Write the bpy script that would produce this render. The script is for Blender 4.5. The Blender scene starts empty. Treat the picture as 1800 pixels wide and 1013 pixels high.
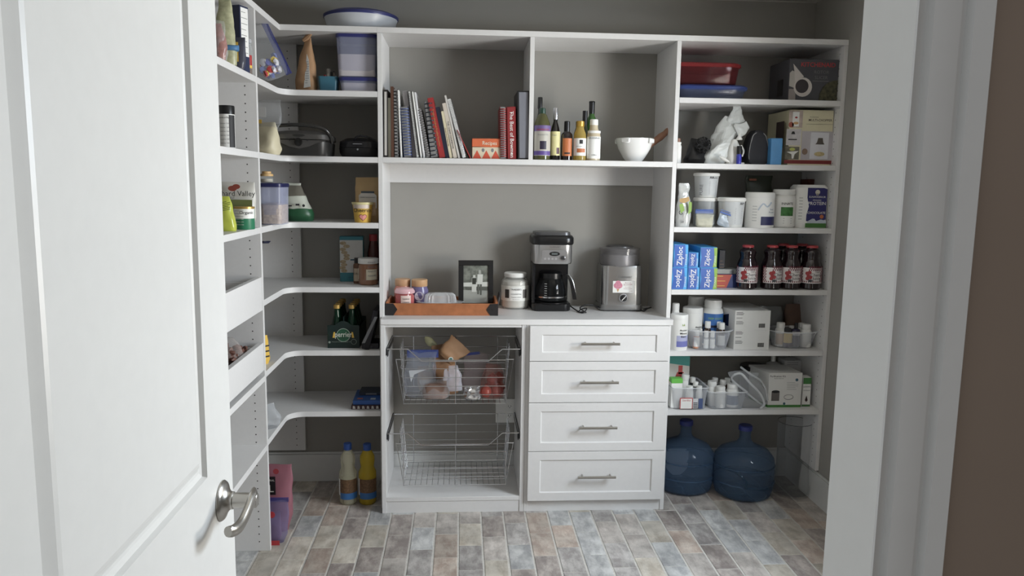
import bpy, bmesh, math, random
from mathutils import Vector, Matrix, noise
random.seed(7)
SC = bpy.context.scene
COL = SC.collection
PI = math.pi
# ------------------------------------------------------------------ camera
CF, YAW, PITCH, ROLL = 1339.69, .0666, -.1349, .014
CAM = Vector((-.0362, -3.3641, 1.4822))
FW = Vector((math.sin(YAW)*math.cos(PITCH), math.cos(YAW)*math.cos(PITCH), math.sin(PITCH)))
R0 = Vector((math.cos(YAW), -math.sin(YAW), 0)); U0 = R0.cross(FW)
RT = R0*math.cos(ROLL) + U0*math.sin(ROLL); UP = U0*math.cos(ROLL) - R0*math.sin(ROLL)
cd = bpy.data.cameras.new('camera'); cam = bpy.data.objects.new('camera', cd); COL.objects.link(cam)
cd.sensor_width = 36; cd.lens = CF/1800*36; cd.clip_start = .02
mw = Matrix((RT, UP, -FW)).transposed().to_4x4(); mw.translation = CAM
cam.matrix_world = mw
SC.camera = cam
# ------------------------------------------------------------------ light
SC.view_settings.view_transform = 'Standard'; SC.view_settings.look = 'None'
SC.view_settings.exposure = 0; SC.view_settings.gamma = 1; SC.view_settings.use_curve_mapping = False
w = bpy.data.worlds.new('world'); SC.world = w; w.use_nodes = True
w.node_tree.nodes['Background'].inputs[0].default_value = (.95, .97, 1, 1)
w.node_tree.nodes['Background'].inputs[1].default_value = .44
def area(name, loc, rot, sx, sy, e, col):
    l = bpy.data.lights.new(name, 'AREA'); l.shape = 'RECTANGLE'; l.size = sx; l.size_y = sy; l.energy = e; l.color = col
    o = bpy.data.objects.new(name, l); COL.objects.link(o); o.location = loc; o.rotation_euler = rot
    return o
# daylight arriving through the window in the right wall
WY0, WY1, WZ0, WZ1 = -1.75, -.80, .82, 1.98
# (sky light falling in from above, sunlit ground light coming up from below)
WYC = (WY0+WY1)/2
area('window_sky_light', (1.98, WYC, 1.85), (0, math.radians(62), 0), .75, WY1-WY0+.2, 104, (.81, .905, 1))
area('window_ground_light', (1.98, WYC, .98), (0, math.radians(112), 0), .6, WY1-WY0+.2, 66, (1, .955, .88))
# added weak fill for the hall side of the door frame, no known fixture
area('hall_fill_light', (-.5, -4.6, 2.3), (math.radians(25), 0, 0), .8, .8, 2, (1, .95, .88))
# ------------------------------------------------------------------ pixel <-> room helpers
def ray(u, v): return FW*CF + RT*(u-900) - UP*(v-506.5)
def atY(u, v, Y):
    r = ray(u, v); return CAM + r*((Y-CAM.y)/r.y)
def X(u, Y, z):                        # x of the point seen at column u for depth Y, height z
    v = 506.5
    for _ in range(3):
        p = atY(u, v, Y); d = Vector((p.x, Y, z))-CAM; v = 506.5 - CF*d.dot(UP)/d.dot(FW)
    return atY(u, v, Y).x
def Z(u, v, Y): return atY(u, v, Y).z
def Yat(u, v, z): r = ray(u, v); return (CAM + r*((z-CAM.z)/r.z)).y
# ------------------------------------------------------------------ materials
def lin(c): return tuple((x/255/12.92 if x/255 <= .04045 else ((x/255+.055)/1.055)**2.4) for x in c)
_m = {}
def mt(c, r=.5, metal=0, var=.05, sc=18, bump=0, spec=.5, coat=0, emit=None):
    k = (c, r, metal, var, sc, bump, spec, coat)
    if k in _m: return _m[k]
    m = bpy.data.materials.new('surface'); m.use_nodes = True; nt = m.node_tree; b = nt.nodes['Principled BSDF']
    L = lin(c); g_ = sum(L)/3; L = tuple((x*.84+g_*.16)*.96 for x in L)
    n = nt.nodes.new('ShaderNodeTexNoise'); n.inputs['Scale'].default_value = sc; n.inputs['Detail'].default_value = 3
    tc = nt.nodes.new('ShaderNodeTexCoord'); nt.links.new(tc.outputs['Object'], n.inputs['Vector'])
    rp = nt.nodes.new('ShaderNodeValToRGB'); rp.color_ramp.elements[0].position = .3; rp.color_ramp.elements[1].position = .7
    rp.color_ramp.elements[0].color = (*[x*(1-var) for x in L], 1); rp.color_ramp.elements[1].color = (*[min(1, x*(1+var)) for x in L], 1)
    nt.links.new(n.outputs['Fac'], rp.inputs['Fac']); nt.links.new(rp.outputs['Color'], b.inputs['Base Color'])
    b.inputs['Roughness'].default_value = r; b.inputs['Metallic'].default_value = metal
    b.inputs['Specular IOR Level'].default_value = spec; b.inputs['Coat Weight'].default_value = coat
    if bump:
        bp = nt.nodes.new('ShaderNodeBump'); bp.inputs['Strength'].default_value = bump; bp.inputs['Distance'].default_value = .002
        nt.links.new(n.outputs['Fac'], bp.inputs['Height']); nt.links.new(bp.outputs['Normal'], b.inputs['Normal'])
    _m[k] = m; return m
def clear(c=(235, 240, 245), a=.3, r=.12, k=2.2, tint=None):
    """thin clear plastic or glass: see-through, milkier at grazing angles"""
    key = ('clr', c, a, r, k, tint)
    if key in _m: return _m[key]
    m = bpy.data.materials.new('clear_plastic'); m.use_nodes = True; nt = m.node_tree; b = nt.nodes['Principled BSDF']
    b.inputs['Base Color'].default_value = (*lin(c), 1); b.inputs['Roughness'].default_value = r
    t = nt.nodes.new('ShaderNodeBsdfTransparent'); t.inputs[0].default_value = (*(lin(tint) if tint else (1, 1, 1)), 1)
    lw = nt.nodes.new('ShaderNodeLayerWeight'); lw.inputs[0].default_value = .35
    pw = nt.nodes.new('ShaderNodeMath'); pw.operation = 'POWER'; nt.links.new(lw.outputs['Facing'], pw.inputs[0]); pw.inputs[1].default_value = k
    ma = nt.nodes.new('ShaderNodeMath'); ma.operation = 'MULTIPLY_ADD'; ma.inputs[1].default_value = .6*(1-a); ma.inputs[2].default_value = a
    nt.links.new(pw.outputs[0], ma.inputs[0]); mx = nt.nodes.new('ShaderNodeMixShader')
    nt.links.new(ma.outputs[0], mx.inputs[0]); nt.links.new(t.outputs[0], mx.inputs[1]); nt.links.new(b.outputs[0], mx.inputs[2])
    nt.links.new(mx.outputs[0], nt.nodes['Material Output'].inputs[0])
    _m[key] = m; return m
WHITE = mt((226, 225, 224), .42, var=.012, sc=60)
WALL = mt((160, 157, 150), .75, var=.02, sc=6, bump=.05)
HALLWALL = mt((146, 128, 112), .75, var=.03, sc=6)
CEIL = mt((205, 203, 196), .8, var=.02)
PAINT = mt((220, 221, 219), .38, var=.012, sc=40)
NICKEL = mt((176, 172, 165), .28, 1, var=.03)
STEEL = mt((190, 190, 188), .3, 1, var=.04)
CHROME = mt((214, 216, 220), .16, 1, var=.02)
BLACK = mt((22, 22, 24), .35); DARK = mt((40, 41, 44), .5); PWHITE = mt((238, 238, 235), .35, var=.01)
HOLE = mt((30, 29, 27), .9)
# ------------------------------------------------------------------ geometry: (verts, faces)
def join(*gs):
    V = []; F = []
    for v, f in gs:
        n = len(V); V += v; F += [tuple(i+n for i in a) for a in f]
    return V, F
def mv(g, dx=0, dy=0, dz=0): return [(x+dx, y+dy, z+dz) for x, y, z in g[0]], g[1]
def tf(g, m): return [tuple(m @ Vector(p)) for p in g[0]], g[1]
def rot(g, a, ax='Z', o=(0, 0, 0)):
    o = Vector(o); M = Matrix.Rotation(a, 3, ax)
    return [tuple(M @ (Vector(p)-o)+o) for p in g[0]], g[1]
def bx(x0, x1, y0, y1, z0, z1, b=0):
    if b:
        h = min(b, (x1-x0)/2.1, (y1-y0)/2.1, (z1-z0)/2.1)
        bm = bmesh.new(); bmesh.ops.create_cube(bm, size=1)
        for v in bm.verts: v.co = Vector(((x0+x1)/2+v.co.x*(x1-x0), (y0+y1)/2+v.co.y*(y1-y0), (z0+z1)/2+v.co.z*(z1-z0)))
        bmesh.ops.bevel(bm, geom=bm.edges[:], offset=h, segments=1, affect='EDGES')
        bm.verts.index_update(); r = ([tuple(v.co) for v in bm.verts], [tuple(v.index for v in f.verts) for f in bm.faces]); bm.free(); return r
    V = [(x, y, z) for z in (z0, z1) for y in (y0, y1) for x in (x0, x1)]
    return V, [(0, 2, 3, 1), (4, 5, 7, 6), (0, 1, 5, 4), (2, 6, 7, 3), (0, 4, 6, 2), (1, 3, 7, 5)]
def cb(w, d, h, z=0, b=0, x=0, y=0): return bx(x-w/2, x+w/2, y-d/2, y+d/2, z, z+h, b)
def loft(rings, cap=True, closed=False):
    n = len(rings[0]); V = [tuple(p) for r in rings for p in r]; F = []
    m = len(rings)
    for i in range(m if closed else m-1):
        for j in range(n):
            a = i*n+j; b = i*n+(j+1) % n; k = ((i+1) % m)*n
            F.append((a, b, k+(j+1) % n, k+j))
    if cap and not closed: F.append(tuple(range(n))[::-1]); F.append(tuple(range((m-1)*n, m*n)))
    return V, F
def lathe(p, n=24, cap=True): return loft([[(r*math.cos(2*PI*j/n), r*math.sin(2*PI*j/n), z) for j in range(n)] for r, z in p], cap)
def cyl(r, z0, z1, n=20, e=0):
    return lathe([(r-e, z0), (r, z0+e), (r, z1-e), (r-e, z1)] if e else [(r, z0), (r, z1)], n)
def rr(w, d, r, z, n=5, cx=0, cy=0):
    P = []
    r = min(r, w/2-1e-4, d/2-1e-4)
    for sx, sy, a0 in ((1, 1, 0), (-1, 1, 90), (-1, -1, 180), (1, -1, 270)):
        for k in range(n):
            a = math.radians(a0+90*k/(n-1)); P.append((cx+sx*(w/2-r)+r*math.cos(a), cy+sy*(d/2-r)+r*math.sin(a), z))
    return P
def rbox(prof, n=5, cap=True):        # prof: (w, d, corner radius, z)
    return loft([rr(w, d, r, z, n) for w, d, r, z in prof], cap)
def tube(P, r, n=6, closed=False):
    P = [Vector(p) for p in P]; R = []; m = len(P); nn = None
    for i, p in enumerate(P):
        a = P[(i-1) % m] if closed else P[max(i-1, 0)]; b = P[(i+1) % m] if closed else P[min(i+1, m-1)]
        t = (b-a).normalized()
        if nn is None: nn = t.orthogonal().normalized()
        nn = (nn - t*nn.dot(t))
        nn = nn.normalized() if nn.length > 1e-6 else t.orthogonal().normalized()
        bb = t.cross(nn); rad = r[i] if isinstance(r, (list, tuple)) else r
        R.append([tuple(p+(nn*math.cos(2*PI*j/n)+bb*math.sin(2*PI*j/n))*rad) for j in range(n)])
    return loft(R, not closed, closed)
def bez(P, n=8):                       # smooth a polyline (Catmull-Rom)
    P = [Vector(p) for p in P]; out = []
    for i in range(len(P)-1):
        a, b, c, d = P[max(i-1, 0)], P[i], P[i+1], P[min(i+2, len(P)-1)]
        for k in range(n):
            t = k/n; out.append(.5*((2*b)+(c-a)*t+(2*a-5*b+4*c-d)*t*t+(3*b-a-3*c+d)*t**3))
    return out+[P[-1]]
def prism(poly, z0, z1):               # poly in xy
    n = len(poly); V = [(x, y, z0) for x, y in poly]+[(x, y, z1) for x, y in poly]
    return V, [tuple(range(n))[::-1], tuple(range(n, 2*n))]+[(i, (i+1) % n, n+(i+1) % n, n+i) for i in range(n)]
def face(poly, y0, t=.0006):           # poly in xz -> thin sheet lying on a front (its face towards -y)
    n = len(poly); V = [(x, y0-t, z) for x, z in poly]+[(x, y0+t*.3, z) for x, z in poly]
    return V, [tuple(range(n)), tuple(range(n, 2*n))[::-1]]+[(i, n+i, n+(i+1) % n, (i+1) % n) for i in range(n)]
def rect(x0, x1, z0, z1, y, t=.0006): return face([(x0, z0), (x1, z0), (x1, z1), (x0, z1)], y, t)
def disc(cx, cz, r, y, t=.0006, n=20, rz=None): return face([(cx+r*math.cos(2*PI*i/n), cz+(rz or r)*math.sin(2*PI*i/n)) for i in range(n)], y, t)
_tx = {}
def txt(s, size, bold=0):              # lettering in the xz plane, centred on its width, standing on z = 0
    if (s, bold) not in _tx:
        c = bpy.data.curves.new('t', 'FONT'); c.body = s; c.size = 1; c.resolution_u = 2; c.offset = bold; c.align_x = 'CENTER'
        o = bpy.data.objects.new('t', c); COL.objects.link(o)
        me = bpy.data.meshes.new_from_object(o.evaluated_get(bpy.context.evaluated_depsgraph_get()))
        _tx[(s, bold)] = ([tuple(v.co) for v in me.vertices], [tuple(p.vertices) for p in me.polygons])
        bpy.data.objects.remove(o); bpy.data.curves.remove(c); bpy.data.meshes.remove(me)
    V, F = _tx[(s, bold)]
    return [(x*size, 0, y*size) for x, y, z in V], F
def tx(s, size, x, z, y, bold=0, r=0, sx=1):
    V, F = txt(s, size, bold)
    V = [(a*sx, 0, c) for a, b, c in V]
    c, d = math.cos(r), math.sin(r)
    return [(x+a*c-e*d, y, z+a*d+e*c) for a, _, e in V], F
def wrap(g, R, out=.0005, a0=0):       # bend a flat xz print round an upright cylinder
    return [((R+out-y)*math.sin(x/R+a0), -(R+out-y)*math.cos(x/R+a0), z) for x, y, z in g[0]], g[1]
def band(R, a, b, z0, z1, n=14, out=.0006, R2=None):  # label round a bottle from angle a to b (0 faces front)
    R2 = R2 or R; P = []
    for r, z in ((R+out, z0), (R2+out, z1)):
        P.append([(r*math.sin(a+(b-a)*i/n), -r*math.cos(a+(b-a)*i/n), z) for i in range(n+1)])
    V = P[0]+P[1]; m = n+1
    return V, [(i, i+1, m+i+1, m+i) for i in range(n)]
# ------------------------------------------------------------------ objects
def ob(name, g, m, parent=None, smooth=True, kind=None, label=None, loc=None):
    if isinstance(g, bpy.types.Mesh): me = g
    else:
        me = bpy.data.meshes.new(name); me.from_pydata(g[0], [], g[1]); me.validate(); me.update()
        if smooth:
            me.shade_smooth(); me.set_sharp_from_angle(angle=math.radians(38))
        me.materials.append(m)
    o = bpy.data.objects.new(name, me); COL.objects.link(o)
    if parent: o.parent = parent
    if kind: o['kind'] = kind
    if label: o['label'] = label
    if loc: o.location = loc
    return o
def T(name, label, cat, loc=(0, 0, 0), rz=0, group=None, rx=0, ry=0):
    o = bpy.data.objects.new(name, None); o.empty_display_size = .03; COL.objects.link(o)
    o.location = loc; o.rotation_euler = (rx, ry, rz); o['label'] = label; o['category'] = cat
    if group: o['group'] = group
    return o
def tag(o, label, cat, group=None):
    o['label'] = label; o['category'] = cat
    if group: o['group'] = group
    return o
def dup(root, loc, label, rz=None):
    def cp(o, par):
        c = o.copy(); COL.objects.link(c); c.parent = par
        for ch in kids.get(o.name, ()): cp(ch, c)
        return c
    kids = {}
    for o in list(COL.objects):
        if o.parent: kids.setdefault(o.parent.name, []).append(o)
    r = cp(root, None); r.location = loc; r['label'] = label
    if rz is not None: r.rotation_euler = (0, 0, rz)
    return r
def S(name, g, m, smooth=True): return ob(name, g, m, None, smooth, 'structure')
# ================================================================== THE ROOM
XL, X0, XR, XE, XWL, D, ZT = -.803, -.3987, .9113, 1.6589, -1.15, .348, 2.134
TS = .0235; TP = .019; ZC = 2.371; YW0, YW1 = -2.825, -2.768
SL = [1.868, 1.591, 1.3075, 1.024, .740, .460]      # left shelf tops
SR = [1.871, 1.587, 1.304, 1.021, .7365, .456]      # right shelf tops
CT = .893; BY = -.0575                               # counter top, base cabinet front
# floor
GROUT = mt((200, 196, 188), .85, var=.08, sc=60)
fl = ob('floor', bx(XWL-.1, XE+.1, -5.6, D+.1, -.05, -.0022), GROUT, kind='structure')
def brickmat(c, c2, sc, thr):
    m = bpy.data.materials.new('worn_brick_tile'); m.use_nodes = True; nt = m.node_tree; b = nt.nodes['Principled BSDF']
    N = nt.nodes.new; Lk = nt.links.new
    tc = N('ShaderNodeTexCoord'); inf = N('ShaderNodeObjectInfo'); add = N('ShaderNodeVectorMath'); add.operation = 'ADD'
    sclv = N('ShaderNodeVectorMath'); sclv.operation = 'SCALE'; sclv.inputs[3].default_value = 37
    cmb = N('ShaderNodeCombineXYZ'); Lk(inf.outputs['Random'], cmb.inputs[0]); Lk(inf.outputs['Random'], cmb.inputs[1]); Lk(cmb.outputs[0], sclv.inputs[0])
    Lk(tc.outputs['Object'], add.inputs[0]); Lk(sclv.outputs[0], add.inputs[1])
    mp = N('ShaderNodeMapping'); mp.inputs['Scale'].default_value = (1, .45, 1); Lk(add.outputs[0], mp.inputs[0])
    n1 = N('ShaderNodeTexNoise'); n1.inputs['Scale'].default_value = sc; n1.inputs['Detail'].default_value = 8; n1.inputs['Roughness'].default_value = .72; Lk(mp.outputs[0], n1.inputs[0])
    n2 = N('ShaderNodeTexNoise'); n2.inputs['Scale'].default_value = 11; n2.inputs['Detail'].default_value = 5; Lk(add.outputs[0], n2.inputs[0])
    r1 = N('ShaderNodeValToRGB'); e = r1.color_ramp.elements; e[0].position = thr; e[0].color = (*lin(c), 1); e[1].position = thr+.17; e[1].color = (*lin(c2), 1); Lk(n1.outputs[0], r1.inputs[0])
    r2 = N('ShaderNodeValToRGB'); e = r2.color_ramp.elements; e[0].position = .3; e[0].color = (.55, .55, .55, 1); e[1].position = .68; e[1].color = (1, 1, 1, 1); Lk(n2.outputs[0], r2.inputs[0])
    mx = N('ShaderNodeMix'); mx.data_type = 'RGBA'; mx.blend_type = 'MULTIPLY'; mx.inputs[0].default_value = .8
    Lk(r1.outputs[0], mx.inputs[6]); Lk(r2.outputs[0], mx.inputs[7])
    hv = N('ShaderNodeHueSaturation'); ma = N('ShaderNodeMath'); ma.operation = 'MULTIPLY_ADD'; ma.inputs[1].default_value = .3; ma.inputs[2].default_value = .85
    Lk(inf.outputs['Random'], ma.inputs[0]); Lk(ma.outputs[0], hv.inputs['Value']); Lk(mx.outputs[2], hv.inputs['Color']); Lk(hv.outputs[0], b.inputs['Base Color'])
    b.inputs['Roughness'].default_value = .42
    bp = N('ShaderNodeBump'); bp.inputs['Strength'].default_value = .5; bp.inputs['Distance'].default_value = .002; Lk(n1.outputs[0], bp.inputs['Height']); Lk(bp.outputs[0], b.inputs['Normal'])
    return m
BM = [brickmat(*a) for a in (((170, 162, 156), (206, 199, 192), 16, .40), ((160, 154, 151), (198, 194, 190), 20, .42), ((182, 172, 158), (214, 207, 195), 15, .38),
                             ((156, 146, 141), (194, 185, 178), 22, .43), ((172, 172, 173), (212, 212, 210), 18, .40), ((180, 162, 150), (206, 194, 182), 24, .42))]
def tilegeo(seed):
    rnd = random.Random(seed); w, l = .0925, .2000
    def ring(w, l, z, j): return [(x*w/2+rnd.uniform(-j, j), y*l/2+rnd.uniform(-j, j), z) for x, y in ((-1, -1), (-.3, -1), (.35, -1), (1, -1), (1, -.4), (1, .3), (1, 1), (.3, 1), (-.4, 1), (-1, 1), (-1, .3), (-1, -.35))]
    return loft([ring(w, l, -.006, .0002), ring(w, l, -.0012, .0008), ring(w-.004, l-.004, 0, .0006)])
TG = []
for s in range(6):
    me = bpy.data.meshes.new('brick'); g = tilegeo(s); me.from_pydata(g[0], [], g[1]); me.materials.append(BM[s]); TG.append(me)
rest = []; col = 0; x = XWL+.05
nx = 0
while x < XE:
    y = D-.11-(col % 2)*.1 - (.03 if col % 3 == 0 else 0); y += .2 if col % 2 else 0
    while y > -2.7:
        if y > -.78 and (y < .1 or x > .9 or x < -.38):
            o = bpy.data.objects.new('brick', TG[random.randrange(6)]); COL.objects.link(o); o.parent = fl; o.location = (x, y, 0)
            if random.random() < .5: o.rotation_euler = (0, 0, PI)
            nx += 1
        elif y > -2.72: rest.append(mv(tilegeo(random.randrange(99)), x, y))
        y -= .2045
    x += .1005; col += 1
ob('brick', join(*rest), BM[0], fl, kind='stuff')
# walls, ceiling
WT = .1
S('wall_back', bx(XWL-WT, XE+WT, D, D+WT, 0, ZC), WALL)
S('wall_left', bx(XWL-WT, XWL, YW1, D, 0, ZC), WALL)
S('wall_right', join(bx(XE+.001, XE+WT, YW1, WY0, 0, ZC), bx(XE+.001, XE+WT, WY1, D, 0, ZC), bx(XE+.001, XE+WT, WY0, WY1, 0, WZ0), bx(XE+.001, XE+WT, WY0, WY1, WZ1, ZC)), WALL)
JL, JR, DH = -.474, .276, 2.06
S('wall_front', join(bx(XWL-WT, JL-.02, YW0, YW1, 0, ZC), bx(JR+.02, XE+WT, YW0, YW1, 0, ZC), bx(JL-.02, JR+.02, YW0, YW1, DH+.02, ZC)), HALLWALL)
S('wall_hall_blocker', bx(.98, 1.08, -5.6, YW0, 0, ZC), HALLWALL)  # unseen wall added to block light from the right and bounce brown
S('ceiling', bx(XWL-WT, XE+WT, YW1, D+WT, ZC, ZC+.08), CEIL)
S('trim_1', bx(XWL, XE, D-.004, D, 2.366, ZC, .001), CEIL)
# baseboards
def board(x0, x1, y0, y1, h, axis):
    return join(bx(x0, x1, y0, y1, 0, h-.012), bx(x0+(.004 if axis == 'x-' else 0), x1-(.004 if axis == 'x+' else 0), y0+(.004 if axis == 'y' else 0), y1, h-.012, h, .003))
S('baseboard_back', board(XWL, XE, D-.014, D-.0005, .15, 'y'), PAINT)
S('baseboard_right', board(XE-.014, XE, YW1, D-.0145, .15, 'x-'), PAINT)
S('baseboard_left', board(XWL, XWL+.014, YW1, D-.0145, .15, 'x+'), PAINT)
# window in the right wall
wn = ob('window_1', join(bx(XE-.02, XE, WY0-.07, WY0, WZ0-.07, WZ1+.07, .003), bx(XE-.02, XE, WY1, WY1+.07, WZ0-.07, WZ1+.07, .003),
     bx(XE-.02, XE, WY0, WY1, WZ1, WZ1+.07, .003), bx(XE-.035, XE, WY0-.09, WY1+.09, WZ0-.025, WZ0, .003)), PAINT, kind='structure')
ob('window_frame', join(bx(XE+.04, XE+.07, WY0, WY0+.04, WZ0, WZ1), bx(XE+.04, XE+.07, WY1-.04, WY1, WZ0, WZ1), bx(XE+.04, XE+.07, WY0, WY1, WZ1-.04, WZ1),
     bx(XE+.04, XE+.07, WY0, WY1, WZ0, WZ0+.04), bx(XE+.045, XE+.065, WY0, WY1, 1.39, 1.42)), PAINT, wn)
ob('window_glass', bx(XE+.053, XE+.057, WY0+.03, WY1-.03, WZ0+.03, WZ1-.03), clear((255, 255, 255), .03, .02, 3), wn)
# door frame (jambs, stop, casing with stepped profile)
def vframe(s, xj):                     # s=-1 left side, +1 right side
    a = lambda p, q: (min(xj+s*p, xj+s*q), max(xj+s*p, xj+s*q))
    parts = [bx(*a(0, .0195), YW0, YW1+.004, 0, DH)]
    pr = [(0, 0), (0, .0115), (.001, .0125), (.0125, .0030), (.0145, .0090), (.034, .0090), (.0350, .0085), (.0430, .0010), (.0450, .0075), (.0600, .0075), (.0610, .0065), (.0610, 0)]
    g = prism([(xj+s*p, YW0-t) for p, t in (pr if s < 0 else pr[::-1])], 0, DH+.06)
    parts.append(g)
    return join(*parts)
S('trim_2', vframe(1, JR), PAINT); S('trim_3', vframe(-1, JL), PAINT)
S('trim_4', join(bx(JL-.02, JR+.02, YW0, YW1+.004, DH, DH+.02), bx(JL-.06, JR+.06, YW0-.0125, YW0, DH+.001, DH+.062, .003)), PAINT)
# door, opened into the room
dr = ob('door_1', ([], []), PAINT, kind='structure')
bm = bmesh.new()
dx0, dx1, dy0, dy1 = -.465, -.430, -2.785, -2.074
yp = [dy0, dy0+.125, dy1-.125, dy1]; zp = [.012, .24, .839, 1.023, 1.91, 2.03]
def slab():
    V = []; F = []
    def quad(*p):
        n = len(V); V.extend(p); F.append((n, n+1, n+2, n+3))
    for side, xx, sg in ((1, dx1, 1), (-1, dx0, -1)):
        P = lambda y, z, o=0: (xx+sg*o, y, z)
        def q4(y0, y1, z0, z1, o0=0, o1=0, o2=0, o3=0):
            a = [P(y0, z0, o0), P(y1, z0, o1), P(y1, z1, o2), P(y0, z1, o3)]
            quad(*(a if sg > 0 else a[::-1]))
        q4(yp[0], yp[1], zp[0], zp[-1]); q4(yp[2], yp[3], zp[0], zp[-1])
        for z0, z1 in ((zp[0], zp[1]), (zp[2], zp[3]), (zp[4], zp[5])): q4(yp[1], yp[2], z0, z1)
        for z0, z1 in ((zp[1], zp[2]), (zp[3], zp[4])):
            lv = [(0, 0), (.003, -.007), (.011, -.009), (.016, -.009), (.030, -.0015), (.036, 0)]
            for (i0, o0), (i1, o1) in zip(lv, lv[1:]):
                A = [(yp[1]+i0, z0+i0), (yp[2]-i0, z0+i0), (yp[2]-i0, z1-i0), (yp[1]+i0, z1-i0)]
                B = [(yp[1]+i1, z0+i1), (yp[2]-i1, z0+i1), (yp[2]-i1, z1-i1), (yp[1]+i1, z1-i1)]
                for k in range(4):
                    a = [P(*A[k], o0), P(*A[(k+1) % 4], o0), P(*B[(k+1) % 4], o1), P(*B[k], o1)]
                    quad(*(a if sg > 0 else a[::-1]))
            q4(yp[1]+.036, yp[2]-.036, z0+.036, z1-.036)
    e = bx(dx0, dx1, dy0, dy1, zp[0], zp[-1])
    n = len(V); V += e[0]; F += [tuple(i+n for i in f) for k, f in enumerate(e[1]) if k in (0, 1, 2, 3)]
    return V, F
me = bpy.data.meshes.new('door'); g = slab(); me.from_pydata(*[g[0], [], g[1]]); me.materials.append(PAINT); me.validate()
bm.from_mesh(me); bmesh.ops.remove_doubles(bm, verts=bm.verts, dist=1e-5); bmesh.ops.recalc_face_normals(bm, faces=bm.faces); bm.to_mesh(me); bm.free()
dr.data = me
hy, hz = -2.135, .958
Q = Matrix.Rotation(PI/2, 3, 'Y')
ros = ob('door_handle', mv(tf(lathe([(.033, 0), (.0335, .002), (.031, .005), (.026, .007), (.022, .0085), (.016, .013), (.0145, .016), (.0145, .019), (.0125, .020), (.0125, .056), (.010, .058)], 36), Q), dx1, hy, hz), NICKEL, dr, label='brushed nickel lever handle')
lev = []
path = bez([(dx1+.050, hy+.010, hz+.004), (dx1+.052, hy-.012, hz+.006), (dx1+.052, hy-.04, hz-.002), (dx1+.050, hy-.07, hz-.010), (dx1+.047, hy-.095, hz-.008), (dx1+.042, hy-.108, hz-.004)], 5)
P = []
for i, p in enumerate(path):
    t = i/(len(path)-1); hh = .015*(1-t)+.009*t; th = .0062
    P.append([(p.x+th*math.cos(a), p.y, p.z+hh*math.sin(a)) for a in [2*PI*k/12 for k in range(12)]])
ob('lever', loft(P), NICKEL, ros)
ob('hinge', join(*[bx(dx0-.002, dx0+.012, dy0-.008, dy0, z, z+.09) for z in (.2, 1.0, 1.8)]), NICKEL, dr)
# ================================================================== SHELVING
def pins(face, a, z0, z1, ys, axis):
    G = []
    z = z0
    while z < z1:
        for y in ys:
            P = [(math.cos(2*PI*k/8)*.0026, math.sin(2*PI*k/8)*.0026) for k in range(8)]
            if axis == 'y': G.append(([(y+p, a, z+q) for p, q in P], [tuple(range(8))]))
            else: G.append(([(a, y+p, z+q) for p, q in P], [tuple(range(8))[::-1]]))
        z += .032
    return join(*G)
def lshape(z0, z1, rad, xl, y1):
    P = [(X0-.0005, D-.001), (X0-.0005, 0)]
    if rad:
        for k in range(9):
            a = -PI/2-PI/2*k/8
            P.append((XL+rad+rad*math.cos(a), -rad-rad*math.sin(a)*1) if 0 else (XL+rad-rad*math.sin(PI/2*k/8), -rad+rad*math.cos(PI/2*k/8)))
    else: P.append((XL, 0))
    P += [(XL, y1), (xl, y1), (xl, D-.001)]
    return prism(P[::-1], z0, z1)
Y1 = -.377
cu = T('corner_shelving', 'white L-shaped corner shelving between left wall and open hutch', 'shelving', (XWL+.001, D, 0))
def oc(n, g, m, p, **k):
    o = ob(n, g, m, p, **k); o.matrix_parent_inverse = Matrix.Translation(-p.location); return o
PP = .001
for z in SL: oc('shelf', lshape(z-TS, z, .07, XWL+PP, Y1), WHITE, cu)
p1 = oc('side_panel', bx(XWL+PP, XL, Y1-TP, Y1, 0, ZT-TS, .0008), WHITE, cu)
ob('pin_holes', pins(0, Y1-TP-.0004, .04, 2.09, (XL-.042, XWL+.06), 'y'), HOLE, p1, kind='stuff').matrix_parent_inverse = Matrix()
p2 = oc('back_panel', bx(XWL+PP, XL, D-TP-.001, D-.001, .163, ZT-TS, .0008), WHITE, cu)
ob('pin_holes', pins(0, D-TP-.0014, .19, 2.09, (XL-.042, XWL+.06), 'y'), HOLE, p2, kind='stuff')
# tall unit of shelves and pull-out trays on the left wall
Y2 = -.995
lu = T('tray_unit', 'white tall shelf unit with two pull-out trays beside the open door', 'shelving', (XWL+.001, Y1, 0))
for z in SL[:3]: oc('shelf', bx(XWL+PP, XL, Y2, Y1-TP-.0005, z-TS, z, .0008), WHITE, lu)
for z in (.728, .447): oc('shelf', bx(XWL+PP, XL, Y2, Y1-TP-.0005, z-TS, z, .0008), WHITE, lu)
oc('side_panel', bx(XWL+PP, XL, Y2-TP, Y2-.0005, 0, ZT-TS, .0008), WHITE, lu)
def tray(z0, z1):
    t = oc('pull_out_tray', join(bx(XL-.019, XL+.001, Y2+.004, Y1-TP-.010, z0, z1, .001), bx(XWL+.02, XL-.019, Y2+.02, Y2+.032, z0+.015, z1-.02), bx(XWL+.02, XL-.019, Y1-.045, Y1-.033, z0+.015, z1-.02),
         bx(XWL+.02, XWL+.032, Y2+.032, Y1-.045, z0+.015, z1-.02), bx(XWL+.032, XL-.019, Y2+.032, Y1-.045, z0+.015, z0+.024)), WHITE, lu)
    ob('slide_rail', bx(XWL+.04, XL-.02, Y1-.032, Y1-TP-.001, z0+.004, z0+.045), DARK, t, label='dark drawer slide rail')
tray(.988, 1.118); tray(.752, .862)
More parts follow.
